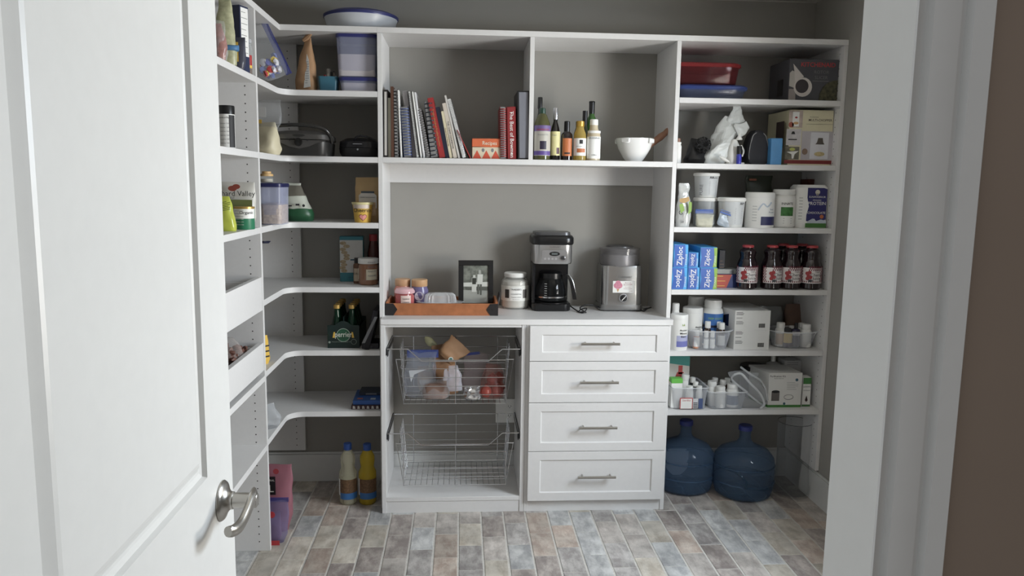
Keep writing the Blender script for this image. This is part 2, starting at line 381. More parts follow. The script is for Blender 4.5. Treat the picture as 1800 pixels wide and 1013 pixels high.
# top board over everything
tag(ob('top_board', join(prism([(X0, D-.001), (X0, 0), (XL, 0), (XL, Y2-TP), (XWL+PP, Y2-TP), (XWL+PP, D-.001)], ZT-TS, ZT), bx(X0, XE-.0005, 0, D-.001, ZT-TS, ZT, .0006)), WHITE),
    'long white L-shaped top board running over all the shelving', 'board')
# hutch
hu = T('open_hutch', 'white open hutch with two cubbies above the counter', 'shelving', ((X0+XR)/2, D, CT))
HX0, HX1 = X0+TP, XR-TP; HM = .252; ZH = 1.592
oc('side_panel', bx(X0, HX0, 0, D-.001, .0, ZT-TS-.0003, .0008), WHITE, cu)
oc('divider', bx(HM, HM+TP, 0, D-.001, ZH, ZT-TS-.0003, .0008), WHITE, hu)
oc('shelf', bx(HX0, HX1, 0, D-.001, ZH-TS, ZH, .0008), WHITE, hu)
oc('back_rail', bx(HX0, HX1, D-.02, D-.001, 1.485, ZH-TS), WHITE, hu)
# counter
tag(ob('countertop', bx(-.388, .9085, BY-.006, D-.02, CT-.0245, CT, .0008), WHITE), 'white countertop board over baskets and drawers, below the open hutch', 'countertop')
# basket cabinet and drawer cabinet
BX0, BXM, BX1 = -.389, .2505, .9015
CB = CT-.025
bc = T('basket_cabinet', 'white open base cabinet holding two wire pull-out baskets', 'cabinet', (-.07, .1, 0))
oc('side_panel', bx(BX0, BX0+TP, BY, D-.02, 0, CB, .0008), WHITE, bc); oc('side_panel', bx(BXM-TP, BXM, BY, D-.02, 0, CB, .0008), WHITE, bc)
oc('top_rail', bx(BX0+TP, BXM-TP, BY+.002, BY+.1, CB-.012, CB, .0008), WHITE, bc)
oc('bottom_shelf', bx(BX0+TP, BXM-TP, BY+.001, D-.02, .055, .0735, .0008), WHITE, bc)
oc('toe_kick', bx(BX0+TP, BXM-TP, BY+.004, BY+.02, 0, .0545), WHITE, bc)
dc = T('drawer_cabinet', 'white base cabinet with four shaker drawers', 'cabinet', (.58, .1, 0))
oc('side_panel', bx(BXM+.0005, BXM+TP, BY, D-.02, 0, CB, .0008), WHITE, dc); oc('side_panel', bx(BX1-TP, BX1, BY, D-.02, 0, CB, .0008), WHITE, dc)
oc('back_panel', bx(BXM+TP, BX1-TP, D-.03, D-.02, 0, CB), WHITE, dc)
oc('top_rail', bx(BXM+TP, BX1-TP, BY+.002, BY+.1, CB-.012, CB, .0008), WHITE, dc)
oc('toe_kick', bx(BXM+TP, BX1-TP, BY+.004, BY+.02, 0, .058), WHITE, dc)
FX0, FX1, FY = .2655, .8895, BY-.001
def shaker(x0, x1, z0, z1, y0, t=.019, fr=.055, fz=.038):
    V = []; F = []
    o = [(x0, z0), (x1, z0), (x1, z1), (x0, z1)]; i1 = [(x0+fr, z0+fz), (x1-fr, z0+fz), (x1-fr, z1-fz), (x0+fr, z1-fz)]
    e = .0045; i2 = [(x0+fr+e, z0+fz+e), (x1-fr-e, z0+fz+e), (x1-fr-e, z1-fz-e), (x0+fr+e, z1-fz-e)]
    b = .001
    for ring, y in ((o, y0), (o, y0-t+b), ([(x0+b, z0+b), (x1-b, z0+b), (x1-b, z1-b), (x0+b, z1-b)], y0-t), (i1, y0-t), (i2, y0-t+.0065)): V += [(x, y, z) for x, z in ring]
    for k in range(4):
        for j in range(4): F.append((k*4+j, k*4+(j+1) % 4, k*4+4+(j+1) % 4, k*4+4+j))
    F += [(0, 3, 2, 1), (16, 17, 18, 19)]
    return V, F
hnd = None
for k, (z0, z1) in enumerate(((.7085, .8655), (.519, .7055), (.2925, .516), (.058, .2895))):
    d_ = T('drawer', '', '', (0, 0, 0)); del d_['label']; del d_['category']; d_.parent = dc; d_.matrix_parent_inverse = Matrix.Translation(-dc.location)
    ob('drawer_front', shaker(FX0, FX1, z0, z1, FY), WHITE, d_, smooth=False)
    ob('drawer_box', join(bx(FX0+.03, FX0+.042, FY, D-.06, z0+.03, z1-.03), bx(FX1-.042, FX1-.03, FY, D-.06, z0+.03, z1-.03), bx(FX0+.042, FX1-.042, D-.072, D-.06, z0+.03, z1-.03), bx(FX0+.042, FX1-.042, FY, D-.072, z0+.03, z0+.04)), WHITE, d_)
    hx, zz = X(1055.5 - k*2.2, -.1, (z0+z1)/2), (z0+z1)/2+.004
    hg = join(tube([(hx-.086, FY-.047, zz), (hx+.086, FY-.047, zz)], .006, 12), *[tube([(hx+s*.064, FY-.019, zz+.001), (hx+s*.064, FY-.044, zz)], .0045, 10) for s in (-1, 1)])
    ob('handle', hg, NICKEL, d_, label='brushed steel bar handle')
# right shelf unit
ru = T('right_shelving', 'white shelving right of the hutch, from jars down to water jugs', 'shelving', (XE, D, .157))
for z in SR: oc('shelf', bx(XR+.0005, XE-TP-.0005, 0, D-.001, z-TS, z, .0008), WHITE, ru)
oc('side_panel', bx(HX1, XR, 0, D-.001, .0, ZT-TS-.0003, .0008), WHITE, ru)
pe = oc('side_panel', bx(XE-TP, XE-.0005, 0, D-.001, .157, ZT-TS-.0003, .0008), WHITE, ru)
ob('pin_holes', pins(0, XE-TP-.0004, .19, 2.1, (.037, D-.06), 'x'), HOLE, pe, kind='stuff')
# ================================================================== THINGS ON THE SHELVES
def B(u0, u1, vt, z, Y):
    a, b = X(u0, Y, z+.06), X(u1, Y, z+.06); return (a+b)/2, b-a, Z((u0+u1)/2, vt, Y)-z
W1 = mt((240, 240, 236), .5, var=.01); CREAM = mt((232, 222, 196), .55, var=.02); INK = mt((34, 34, 38), .6, var=.01); GREY = mt((128, 130, 134), .5)
RED = mt((178, 34, 36), .4); GRN = mt((64, 128, 62), .5); BLUE = mt((28, 62, 150), .35); TEAL = mt((42, 150, 168), .45); YEL = mt((236, 190, 40), .45)
NAVY = mt((30, 36, 66), .45); GOLD = mt((200, 160, 70), .35, .6); KRAFT = mt((176, 134, 92), .75, var=.08, bump=.3); SILV = mt((200, 200, 205), .22, .85, var=.05)
CLR = clear((225, 230, 235), .15, .1, 1.8); CLRG = clear((225, 235, 235), .12, .05, 2.5); MILKY = clear((226, 230, 236), .55, .3, 2)
def RW(g, R, a0=0, out=.0012):        # wrap with a radius that changes with height: R = (r_low, z_low, r_high, z_high)
    def rad(z): return R[0]+(R[2]-R[0])*(z-R[1])/(R[3]-R[1])
    return [((rad(z)+out-y)*math.sin(x/rad(z)+a0), -(rad(z)+out-y)*math.cos(x/rad(z)+a0), z) for x, y, z in g[0]], g[1]
def vessel(name, label, cat, loc, body, m, cap=None, cm=None, labs=(), words=(), group=None, rz=0, n=28, fill=None, fm=None, capn='lid'):
    t = T(name, label, cat, loc, rz, group)
    ob('body', lathe(body, n), m, t)
    if fill: ob('contents', lathe(fill, n), fm, t)
    if cap: ob(capn, lathe(cap, n), cm, t)
    for R, a, b, z0, z1, lm in labs: ob('label', band(R, a, b, z0, z1), lm, t)
    for s, size, z, wm, R, a0 in words: ob('lettering', wrap(tx(s, size, 0, z, 0), R, .0012, a0), wm, t, smooth=False)
    return t
def lines(x0, x1, z0, z1, n, y, th=.0012, seed=1):   # rows of small unreadable print
    r = random.Random(seed); G = []
    for i in range(n):
        z = z1-(z1-z0)*i/max(1, n-1); e = x0+(x1-x0)*r.uniform(.6, 1)
        G.append(rect(x0, e, z, z+th, y, .0003))
    return join(*G)
def carton(name, label, cat, x, y, z, w, d, h, m, rz=0, group=None, b=.0015, ry=0, rx=0):
    t = T(name, label, cat, (x, y, z), rz, group, ry=ry, rx=rx); ob('box_body', cb(w, d, h, 0, b), m, t); return t
def pillow(w, d, h, seed, cr=.012, n=32, m=18, topw=1.0, lean=0, flat=2.2, back=0, fr=9):
    R = []
    for i in range(m+1):
        t = i/m; ww = w/2*(.80+.20*min(1, t*5))*(1+(topw-1)*t); dd = d/2*max(.03, 1-t**flat)*(.7+.3*min(1, t*6)); ring = []
        for j in range(n):
            a = 2*PI*j/n; c, s_ = math.cos(a), math.sin(a)
            x = ww*math.copysign(abs(c)**.75, c); y = dd*math.copysign(abs(s_)**.8, s_); z = h*t
            k = noise.noise_vector(Vector((x*fr, y*fr, z*fr))*1.6+Vector((seed*3.1, seed, 0)))*cr + noise.noise_vector(Vector((x, y, z))*fr*4+Vector((seed, 0, 7)))*cr*.4
            e = min(1, t*4)
            ring.append((x+k.x*e+lean*t**1.3, y+k.y*e*(.4+.6*(1-t))+back*t, max(0, z+k.z*e*.5)))
        R.append(ring)
    return loft(R)
def blobs(n, box, r, seed, k=(1, 1, 1), sub=1):     # loose pieces heaped inside a box
    rnd = random.Random(seed); bm = bmesh.new(); bmesh.ops.create_icosphere(bm, subdivisions=sub, radius=1); V0 = [v.co.copy() for v in bm.verts]; F0 = [tuple(v.index for v in f.verts) for f in bm.faces]; bm.free(); G = []
    x0, x1, y0, y1, z0, z1 = box
    for _ in range(n):
        c = Vector((rnd.uniform(x0, x1), rnd.uniform(y0, y1), rnd.uniform(z0, z1))); q = rnd.uniform(.8, 1.2)*r
        M = Matrix.Rotation(rnd.uniform(0, 6), 3, 'X') @ Matrix.Rotation(rnd.uniform(0, 6), 3, 'Z')
        G.append(([tuple(c+M @ Vector((v.x*q*k[0], v.y*q*k[1], v.z*q*k[2]))) for v in V0], F0))
    return join(*G)
# ---------------------------------------------------------------- on the top board
x, w_, h = B(569, 700, 10, ZT, .17); R_ = w_/2
t = T('cake_keeper', 'large round clear plastic keeper with blue lid on the top board', 'container', (x, .172, ZT))
ob('bowl', lathe([(R_*.8, 0), (R_*.86, .004), (R_*.95, .05), (R_*.985, .062), (R_*.975, .062), (R_*.94, .05), (R_*.85, .006), (R_*.2, .006)], 48), MILKY, t)
ob('lid', lathe([(R_*.99, .060), (R_, .064), (R_*1.0, .07), (R_*.96, .074), (R_*.85, .084), (R_*.5, .09), (.01, .092)], 48), clear((58, 66, 130), .8, .3), t)
ob('lid_rim', loft([[(a*math.cos(2*PI*k/48), a*math.sin(2*PI*k/48), z) for k in range(48)] for a, z in ((R_*1.003, .063), (R_*1.006, .072), (R_*.97, .0755))], False), mt((38, 44, 104), .4), t)
# ---------------------------------------------------------------- corner, first shelf
s1 = SL[0]
def zipbag(name, label, cat, x, y, z, w, d, h, seed, m=CLR, zc=(48, 58, 140), rz=0, lean=0, topw=1.1, cr=.01, group=None, ry=0, zh=.02):
    t = T(name, label, cat, (x, y, z), rz, group, ry=ry)
    g = pillow(w, d, h, seed, cr, topw=topw, lean=lean); ob('film', g, m, t)
    top = g[0][-32:]; xs = sorted(p[0] for p in top); zz = sum(p[2] for p in top)/32; ym = sum(p[1] for p in top)/32
    ob('zip_strip', bx(xs[0], xs[-1], ym-.0025, ym+.0025, zz-zh*.6, zz+.006), clear(zc, .55, .3), t)
    return t
t = zipbag('zip_bag', 'clear zip bag of colourful bottle tops leaning in the corner, top shelf', 'bag', X(487, -.12, 1.95)-.105, -.12, s1+.102, .205, .085, .12, 3, rz=0, ry=1.13, zh=.03)
for c, sd in (((205, 60, 60), 1), ((70, 80, 175), 2), ((228, 196, 60), 3), ((225, 225, 235), 4), ((90, 110, 190), 5)):
    ob('contents', blobs(7, (.025, .085, -.02, .02, .03, .095), .016, sd, (1, 1, .6)), mt(c, .4), t, kind='stuff')
x, w_, h = B(515, 560, 62, s1, .09)
t = T('snack_bag', 'tan paper bag with white ingredients panel, rolled top, on the top corner shelf', 'bag', (x, .10, s1), -.35)
ob('pouch', pillow(w_*1.05, .075, h-.01, 11, .008, topw=.25, lean=.012, flat=2.6), KRAFT, t)
ob('rolled_top', tube([(-.008, 0, h-.02), (.012, -.004, h-.008), (.034, -.01, h+.004)], [.01, .012, .006], 8), KRAFT, t)
ob('label', rot(join(face([(.010, .015), (.043, .02), (.030, .135), (.020, .16)], -.040)), -.10, 'X', (0, -.04, .0)), W1, t)
ob('lettering', rot(lines(.017, .037, .035, .125, 10, -.042, .0016), -.10, 'X', (0, -.04, 0)), GREY, t)
x, w_, h = B(558, 593, 134, s1, .05)
t = T('pen_bin', 'small teal plastic bin of pens beside the flour containers', 'bin', (x, .09, s1))
ob('bin_body', join(rbox([(w_*.85, .07, .01, 0), (w_, .08, .012, h), (w_-.004, .076, .01, h), (w_*.85-.004, .066, .01, .003)])), clear((70, 120, 140), .8, .3), t)
for k, (dx, dy, hh, c, r_) in enumerate(((-.03, .02, .075, (190, 40, 40), .004), (-.018, -.01, .07, (210, 60, 60), .004), (-.006, .02, .10, (225, 225, 220), .008), (.014, 0, .085, (40, 50, 60), .004), (.026, .01, .09, (60, 60, 66), .004), (.034, -.02, .08, (160, 150, 140), .004))):
    p = T('pen', ['red marker leaning at the left of the pen bin', 'second red marker in the front of the pen bin', 'fat white marker standing in the pen bin', 'dark pen right of the white marker in the bin', 'charcoal pen in the rear right of the pen bin', 'beige pen at the right end of the pen bin'][k], 'pen', (x+dx*.75, .09+dy, s1+.004), group='pens in the teal bin')
    ob('barrel', cyl(r_, 0, hh*.8, 10), mt(c, .4), p); ob('cap', cyl(r_*1.1, hh*.8, hh, 10, .001), mt(tuple(int(v*.8) for v in c), .4), p)
def tub(name, label, x, y, z, w, d, h, fillh, lidc, fm, rz=0, body=None, lidh=.012):
    t = T(name, label, 'container', (x, y, z), rz)
    ob('tub_body', rbox([(w*.90, d*.90, .02, 0), (w*.97, d*.97, .022, h-lidh), (w*.97-.004, d*.97-.004, .02, h-lidh), (w*.90-.004, d*.90-.004, .018, .003)]), body or clear((190, 196, 224), .26, .25), t)
    ob('contents', rbox([(w*.88, d*.88, .018, .004), (w*.90, d*.90, .018, fillh*.8), (w*.905, d*.9, .018, fillh), (w*.5, d*.5, .018, fillh+.006)]), fm, t)
    ob('lid', rbox([(w, d, .022, h-lidh-.004), (w*1.01, d*1.01, .022, h-lidh), (w*1.01, d*1.01, .022, h-.003), (w*.96, d*.96, .02, h), (w*.93, d*.93, .02, h-.003)]), mt(lidc, .35), t)
    return t
FLOUR = mt((236, 224, 214), .9, var=.03, bump=.3)
x, w_, h = B(594, 662, 135, s1, .03)
tub('food_container', 'short flour container with blue lid, underneath the tall one', x+.002, .03+.085, s1, w_, .17, h, h-.025, (44, 48, 118), FLOUR)
h1 = h; x, w_, h = B(589, 662, 58, s1, .03)
tub('food_container', 'tall clear flour container with blue lid stacked on the short one', x+.002, .03+.085, s1+h1, w_, .17, h-h1, (h-h1)*.52, (44, 48, 118), FLOUR)
# ---------------------------------------------------------------- corner, second shelf
s2 = SL[1]
t = T('powder_bag', 'clear zip bag of pale powder at the left of the grill', 'bag', (X(470, -.10, s2+.05), -.10, s2), -.3)
ob('pouch', pillow(.12, .10, .13, 21, .01, topw=.7), mt((214, 204, 170), .5, var=.05), t); ob('film', mv(pillow(.11, .03, .12, 22, .014, topw=1.2), 0, 0, .10), CLR, t)
ob('label', rect(-.035, -.005, .125, .14, -.03), YEL, t); ob('print', rect(-.03, .01, .15, .19, -.022), clear((240, 240, 240), .7, .3), t)
# countertop grill
x, w_, h = B(482, 592, 232, s2, .06); GR = mt((92, 90, 88), .35, .5); GD = mt((52, 51, 50), .4, .3); w_ *= .93
t = T('contact_grill', 'grey countertop contact grill with arched handle on the second corner shelf', 'appliance', (x, .05, s2), 0)
ob('base', rbox([(w_*.84, .24, .03, 0), (w_*.88, .25, .035, .01), (w_*.92, .26, .04, h*.55), (w_*.88, .25, .04, h*.58)]), GD, t)
ob('front_panel', face([(-w_*.44, .060), (-w_*.30, .052), (-w_*.16, .036), (0, .028), (w_*.16, .036), (w_*.30, .052), (w_*.44, .060), (w_*.45, h*.60), (-w_*.45, h*.60)], -.132, .004), GR, t)
ob('cooking_lid', rbox([(w_*.9, .25, .04, h*.6), (w_*.96, .265, .045, h*.64), (w_*.94, .26, .045, h*.82), (w_*.80, .22, .05, h*.95), (w_*.6, .16, .05, h)]), GR, t)
ob('dial', mv(tf(lathe([(.016, 0), (.017, .004), (.015, .010), (.004, .011)], 24), Matrix.Rotation(PI/2, 3, 'X')), 0, -.136, .055), mt((46, 45, 44), .2, .6), t)
ob('indicator', join(disc(-.036, .062, .003, -.137), disc(.036, .062, .003, -.137)), INK, t)
ob('badge', disc(0, h*.78, .026, -.131, rz=.006), GD, t, label='oval badge')
ob('handle', tube(bez([(-w_*.50, -.06, h*.55), (-w_*.53, -.10, h*.75), (-w_*.44, -.12, h*1.08), (-w_*.2, -.13, h*1.17), (w_*.1, -.13, h*1.18), (w_*.38, -.12, h*1.08), (w_*.49, -.10, h*.85), (w_*.50, -.06, h*.55)], 6), .0075, 10), mt((70, 69, 68), .25, .7), t)
x, w_, h = B(594, 664, 242, s2, .05)
t = T('waffle_maker', 'black countertop appliance with thin arched handle beside the grey grill', 'appliance', (x, .14, s2))
ob('base', rbox([(w_*.85, .18, .03, 0), (w_*.97, .2, .04, .02), (w_, .2, .04, h*.48)]), BLACK, t); ob('lid', rbox([(w_*.98, .2, .04, h*.5), (w_*.98, .2, .05, h*.8), (w_*.7, .15, .05, h*.98)]), mt((26, 26, 30), .25), t)
ob('handle', tube(bez([(-w_*.1, -.09, h*.85), (0, -.105, h*1.05), (w_*.2, -.105, h*1.06), (w_*.46, -.09, h*.85)], 6), .004, 8), mt((30, 30, 34), .2), t)
ob('badge', rect(-.02, .02, h*.66, h*.69, -.103), GREY, t); ob('indicator', disc(0, h*.4, .004, -.1), GREY, t)
# ---------------------------------------------------------------- corner, third shelf
s3 = SL[2]
x = X(480, -.17, s3+.08); h = Z(481, 322, -.2)-s3
OATS = mt((206, 182, 152), .9, var=.25, sc=90, bump=.8)
tub('cereal_keeper', 'tall clear container of rolled oats with navy lid, third corner shelf', x, -.15, s3, .097, .16, h, h*.48, (38, 42, 92), OATS)
z = s3+h+.0005
vessel('cork_jar', 'little glass jar with wooden lid standing on the oats container', 'jar', (X(469, -.17, z), -.17, z), [(.020, 0), (.026, .004), (.026, .02), (.022, .026), (.024, .03)], CLRG, [(.026, .027), (.026, .036), (.018, .037), (.018, .046), (.010, .047)], mt((214, 172, 104), .5), fill=[(.018, .002), (.023, .004), (.023, .016)], fm=mt((200, 190, 170), .6))
x, w_, h = B(498, 548, 322, s3, .12)
t = T('snack_pouch', 'green and white snack pouch slumped behind the oats container', 'bag', (x+.01, .12, s3), .1)
ob('pouch', pillow(w_*1.15, .10, h, 31, .012, topw=.55, lean=-.035), mt((196, 200, 186), .4), t)
g = pillow(w_*1.16, .103, h, 31, .012, topw=.55, lean=-.035); k0 = 32
ob('lower_print', loft([g[0][i*32:(i+1)*32] for i in range(0, 7)], False), mt((36, 92, 58), .4), t)
ob('upper_print', loft([[(p[0]*1.005, p[1]*1.01, p[2]) for p in g[0][i*32:(i+1)*32]] for i in range(12, 18)], False), mt((112, 108, 96), .4), t)
ob('print', join(rect(-.05, -.028, .066, .072, -.056), rect(-.012, .004, .07, .078, -.056), disc(.022, .07, .006, -.055)), INK, t)
x, w_, h = B(621, 668, 312, s3, .06)
t = T('grain_bag', 'tan paper grain bag with curved white label, behind the yellow cereal cup', 'bag', (x, .12, s3), 0)
ob('pouch', pillow(w_, .08, h, 41, .006, topw=.93, flat=3.5), mt((206, 172, 116), .6, var=.04), t)
ob('label', face([(-.036, .062), (.042, .062), (.042, .118), (.03, .128), (-.026, .128), (-.036, .118)], -.043), mt((216, 216, 214), .5), t)
ob('window', rect(-.033, .038, .03, .088, -.0445), mt((196, 166, 126), .5, var=.2, sc=120), t, label='see-through window')
ob('lettering', join(tx('ORGANIC', .008, .003, .131, -.043), tx('CREAMY BUCKWHEAT', .0066, .003, .107, -.0446), rect(-.026, .032, .127, .137, -.0425)), mt((70, 86, 100), .5), t)
x, w_, h = B(617, 655, 356, s3, .03); r_ = w_/2
t = T('cereal_cup', 'yellow cereal cup with pink heart in front of the grain bag', 'cup', (x, .03+r_*.6, s3), -.08)
ob('cup_body', lathe([(r_*.74, 0), (r_*.76, .002), (r_*.94, h-.004), (r_*1.0, h-.003), (r_*1.0, h), (r_*.9, h)], 32), mt((232, 184, 44), .4), t)
rt = (r_*.76, 0, r_*.95, h)
ob('rim', lathe([(r_*.95, h-.010), (r_*1.02, h-.004), (r_*1.02, h), (r_*.96, h+.001)], 32, False), mt((226, 214, 150), .4), t)
ob('label_band', RW(([(x_, 0, z_) for z_ in (h*.70, h*.96) for x_ in [-.04+.005*i for i in range(17)]], [(i, i+1, 18+i, 17+i) for i in range(16)]), rt, out=.0006), mt((222, 204, 190), .45), t)
ob('lettering', RW(tx('Cheerios', .0245, .008, h*.52, 0, .004), rt), INK, t, smooth=False, label='cereal name')
hp = [(.5*.0165*(16*math.sin(a)**3)/16*2, .0165*(13*math.cos(a)-5*math.cos(2*a)-2*math.cos(3*a)-math.cos(4*a))/16) for a in [2*PI*k/30 for k in range(30)]]
ob('heart', RW(face([(p+.009, q+h*.27) for p, q in hp], 0), rt, out=.0008), mt((120, 60, 40), .5), t, smooth=False)
ob('heart_fill', RW(face([(p*.86+.009, q*.86+h*.27) for p, q in hp], 0), rt, out=.0014), mt((226, 140, 132), .5), t, smooth=False)
# ---------------------------------------------------------------- corner, fourth shelf
s4 = SL[3]
x, w_, h = B(597, 638, 416, s4, .20)
t = carton('snack_box', 'teal and white popcorn cake box behind the peanut butter', 'box', x, .23, s4, w_, .06, h, mt((42, 136, 152), .45), rz=.06)
y = -.0302
ob('front_panel', rect(-w_/2+.001, w_/2-.002, h*.2, h*.92, y), mt((216, 216, 212), .5), t)
ob('picture', join(*[disc(-w_*.31+random.uniform(-.012, .012), h*(.24+.068*k), .0145, y-.0005-.0001*k, rz=.008) for k in range(10)]), mt((186, 166, 130), .6, var=.3, sc=160), t, label='stack of popcorn cakes')
ob('lettering', join(tx('SKINNY', .0175, w_*.2, h*.79, y-.0005), tx('POP', .033, w_*.2, h*.66, y-.0005), tx('CAKES', .0205, w_*.2, h*.525, y-.0005, .012)), mt((66, 52, 60), .5), t, smooth=False)
ob('print', join(rect(-w_*.05, w_*.42, h*.47, h*.5, y-.0004), tx('AIR POPPED', .008, w_*.05, h*.08, y-.0004)), mt((40, 90, 110), .5), t)
x, w_, h = B(646, 667, 413, s4, .2)
vessel('sauce_bottle', 'dark red sauce bottle with red cap in the corner behind the jar', 'bottle', (x-.004, .24, s4), [(.026, 0), (.028, .005), (.028, h*.6), (.02, h*.8), (.018, h*.86)], mt((92, 40, 28), .2), [(.019, h*.86), (.019, h), (.01, h)], RED, [(.028, -1, 1, .03, h*.5, mt((70, 44, 40), .5))])
x, w_, h = B(622, 641, 454, s4, .13)
vessel('spice_bottle', 'small brown spice bottle with black cap left of the peanut butter', 'bottle', (x-.006, .145, s4), [(.022, 0), (.023, .004), (.023, h*.72), (.017, h*.8)], mt((110, 70, 44), .3), [(.018, h*.8), (.018, h), (.012, h)], BLACK, [(.023, -1, 1, .012, h*.6, mt((196, 176, 150), .5))], [('HONEY', .014, h*.35, INK, .0236, -.2)])
x, w_, h = B(629, 665, 454, s4, .1); r_ = w_/2
vessel('peanut_butter_jar', 'brown peanut butter jar with white lid, fourth corner shelf', 'jar', (x, .11, s4), [(r_*.85, 0), (r_*.95, .004), (r_*.97, h*.70), (r_*.85, h*.8)], mt((156, 104, 70), .25, coat=.5), [(r_*.98, h*.8), (r_, h*.81), (r_, h*.98), (r_*.93, h)], W1,
       [(r_*.97, -.1, 1.1, .024, h*.60, CREAM), (r_*.97, -1.6, -1.1, .024, h*.62, CREAM)], [('PEANUTS', .009, .10-.02*k, GREY, r_*.985, .5) for k in range(4)])
t = T('scoop', 'black scoop hanging on the side panel above the fourth shelf', 'scoop', (X(466, Y1+.03, 1.24), Y1+.028, 1.243), .3)
ob('scoop_bowl', rbox([(.03, .02, .008, 0), (.044, .028, .01, .008), (.04, .026, .01, .008), (.026, .016, .006, .002)]), NAVY, t); ob('handle', bx(-.005, .005, -.03, 0, .004, .009, .001), NAVY, t)
# ---------------------------------------------------------------- corner, fifth shelf: sparkling water carton
s5 = SL[4]
x, w_, h = B(575, 632, 569, s5, .05); CG = mt((16, 40, 36), .45); w_ *= .98
t = T('bottle_carton', 'dark green sparkling water carrier carton, fifth corner shelf', 'carton', (x, .05, s5), 0)
dd = .25; ob('carton_body', join(bx(-w_/2, w_/2, 0, .003, 0, h*.93), bx(-w_/2, w_/2, dd, dd+.003, 0, h*.93), bx(-w_/2, -w_/2+.003, .003, dd, 0, h*.8), bx(w_/2-.003, w_/2, .003, dd, 0, h*.8), bx(-w_/2+.003, w_/2-.003, .003, dd, 0, .003)), CG, t)
ob('arched_edge', face([(-w_*.27+.54*w_*i/12, h*.925+.02*math.sin(PI*i/12)) for i in range(13)], .0015, .002), CG, t)
ob('center_divider', bx(-.0015, .0015, .01, dd-.01, .004, h*1.25), CG, t)
y = -.0006; cz = h*.53
ob('emblem', disc(0, cz, .031, y), mt((168, 188, 172), .4), t); ob('emblem_center', disc(0, cz, .0285, y-.0006), mt((36, 92, 64), .4, var=.3, sc=30), t)
ob('side_mark', join(face([(-.048, cz-.012), (-.038, cz-.012), (-.036, cz+.014), (-.043, cz+.014)], y), face([(.048, cz-.012), (.038, cz-.012), (.036, cz+.014), (.043, cz+.014)], y)), YEL, t)
ob('lettering', join(tx('perrier', .034, 0, cz-.008, y-.0013, .012, sx=.78)), mt((222, 226, 214), .5), t, smooth=False, label='white brand lettering')
ob('print', join(tx('SPARKLING NATURAL MINERAL WATER', .0052, -.006, h*.24, y-.0005), disc(-.062, h*.24, .005, y), disc(.046, h*.26, .0125, y)), mt((150, 162, 150), .5), t, smooth=False)
ob('print', disc(.046, h*.26, .0112, y-.0007), CG, t)
GL = clear((16, 50, 34), .72, .06, 2, (60, 130, 90)); k = 0
rowN = ('front', 'second row', 'third row', 'rear')
for r0, yy in enumerate((.040, .098, .156, .214)):
    for sx, nm in ((-1, 'left'), (1, 'right')):
        b_ = vessel('water_bottle', 'green glass bottle with gold cap, %s %s in the carrier' % (rowN[r0], nm), 'bottle', (x+sx*.0335, .05+yy, s5+.0035),
                    [(.024, 0), (.0265, .004), (.0265, .085), (.024, .10), (.013, .145), (.0115, .17), (.013, .172), (.013, .178)], GL, [(.0145, .172), (.0145, .188), (.012, .190)], GOLD, group='bottles in the carrier carton', n=20)
x, w_, h = B(634, 667, 540, s5, .03)
t = T('game_box', 'black flat box with grey stripe leaning against the hutch panel', 'box', (X0-.062, .10, s5), 0, ry=.0)
ob('box_body', rot(bx(-.012, .012, -.085, .085, 0, .182, .002), .24, 'Y'), mt((26, 24, 32), .35), t)
ob('stripe', rot(face([(-.020, .03), (-.006, .03), (.052, .15), (.038, .15)], -.086, .0006), .0, 'Y'), GREY, t)
t = carton('small_box', 'black box with faint print under the leaning black box', 'box', X(650, .01, s5), .09, s5, w_*.9, .12, .026, mt((32, 28, 38), .4)); ob('print', lines(-.03, .012, .006, .018, 3, -.0605, .0012), GREY, t)
t = T('snack_packet', 'yellow snack packet peeking out beside the side panel, fifth shelf', 'bag', (X(461, -.25, s5+.06), -.25, s5), .9)
ob('pouch', pillow(.06, .045, .115, 51, .006), YEL, t); ob('print', join(*[rect(-.016, .016, .03+.022*k, .036+.022*k, -.024) for k in range(3)]), INK, t)
# ---------------------------------------------------------------- corner, sixth shelf
s6 = SL[5]
x, w_, h = B(617, 667, 705, s6, .03)
t = T('flat_box', 'red and white patterned flat box underneath the blue one', 'box', (x, .13, s6), .0); ob('box_body', cb(w_, .20, .018, 0, .001), mt((70, 44, 52), .5), t)
ob('print', join(*[face([(-w_*.45+.021*k, .003), (-w_*.45+.021*k+.013, .003), (-w_*.45+.021*k+.009, .016), (-w_*.45+.021*k+.002, .016)], -.1003) for k in range(6)]), mt((200, 196, 190), .5), t)
t = T('flat_box', 'blue flat box with small pictures lying on the patterned box', 'box', (x+.002, .135, s6+.0185), .03); ob('box_body', cb(w_*.97, .19, .02, 0, .001), mt((26, 92, 176), .4), t)
ob('picture', bx(-.045, -.02, -.07, -.052, .02, .0206), mt((214, 110, 70), .5), t); ob('picture', bx(.015, .038, -.08, -.055, .02, .0206), mt((200, 214, 224), .5), t)
t = carton('flat_box', 'dark card box behind on top of the blue flat box', 'box', x+.01, .175, s6+.039, w_*.8, .10, .014, mt((52, 60, 74), .5)); ob('print', rect(-.02, .03, .003, .01, -.0502), GREY, t)
t = T('plastic_bag', 'crumpled clear plastic bag at the left end of the sixth shelf', 'bag', (X(470, -.22, s6+.03), -.22, s6), .4); ob('film', pillow(.10, .08, .10, 61, .02, topw=.6), clear((215, 220, 225), .35, .2), t)
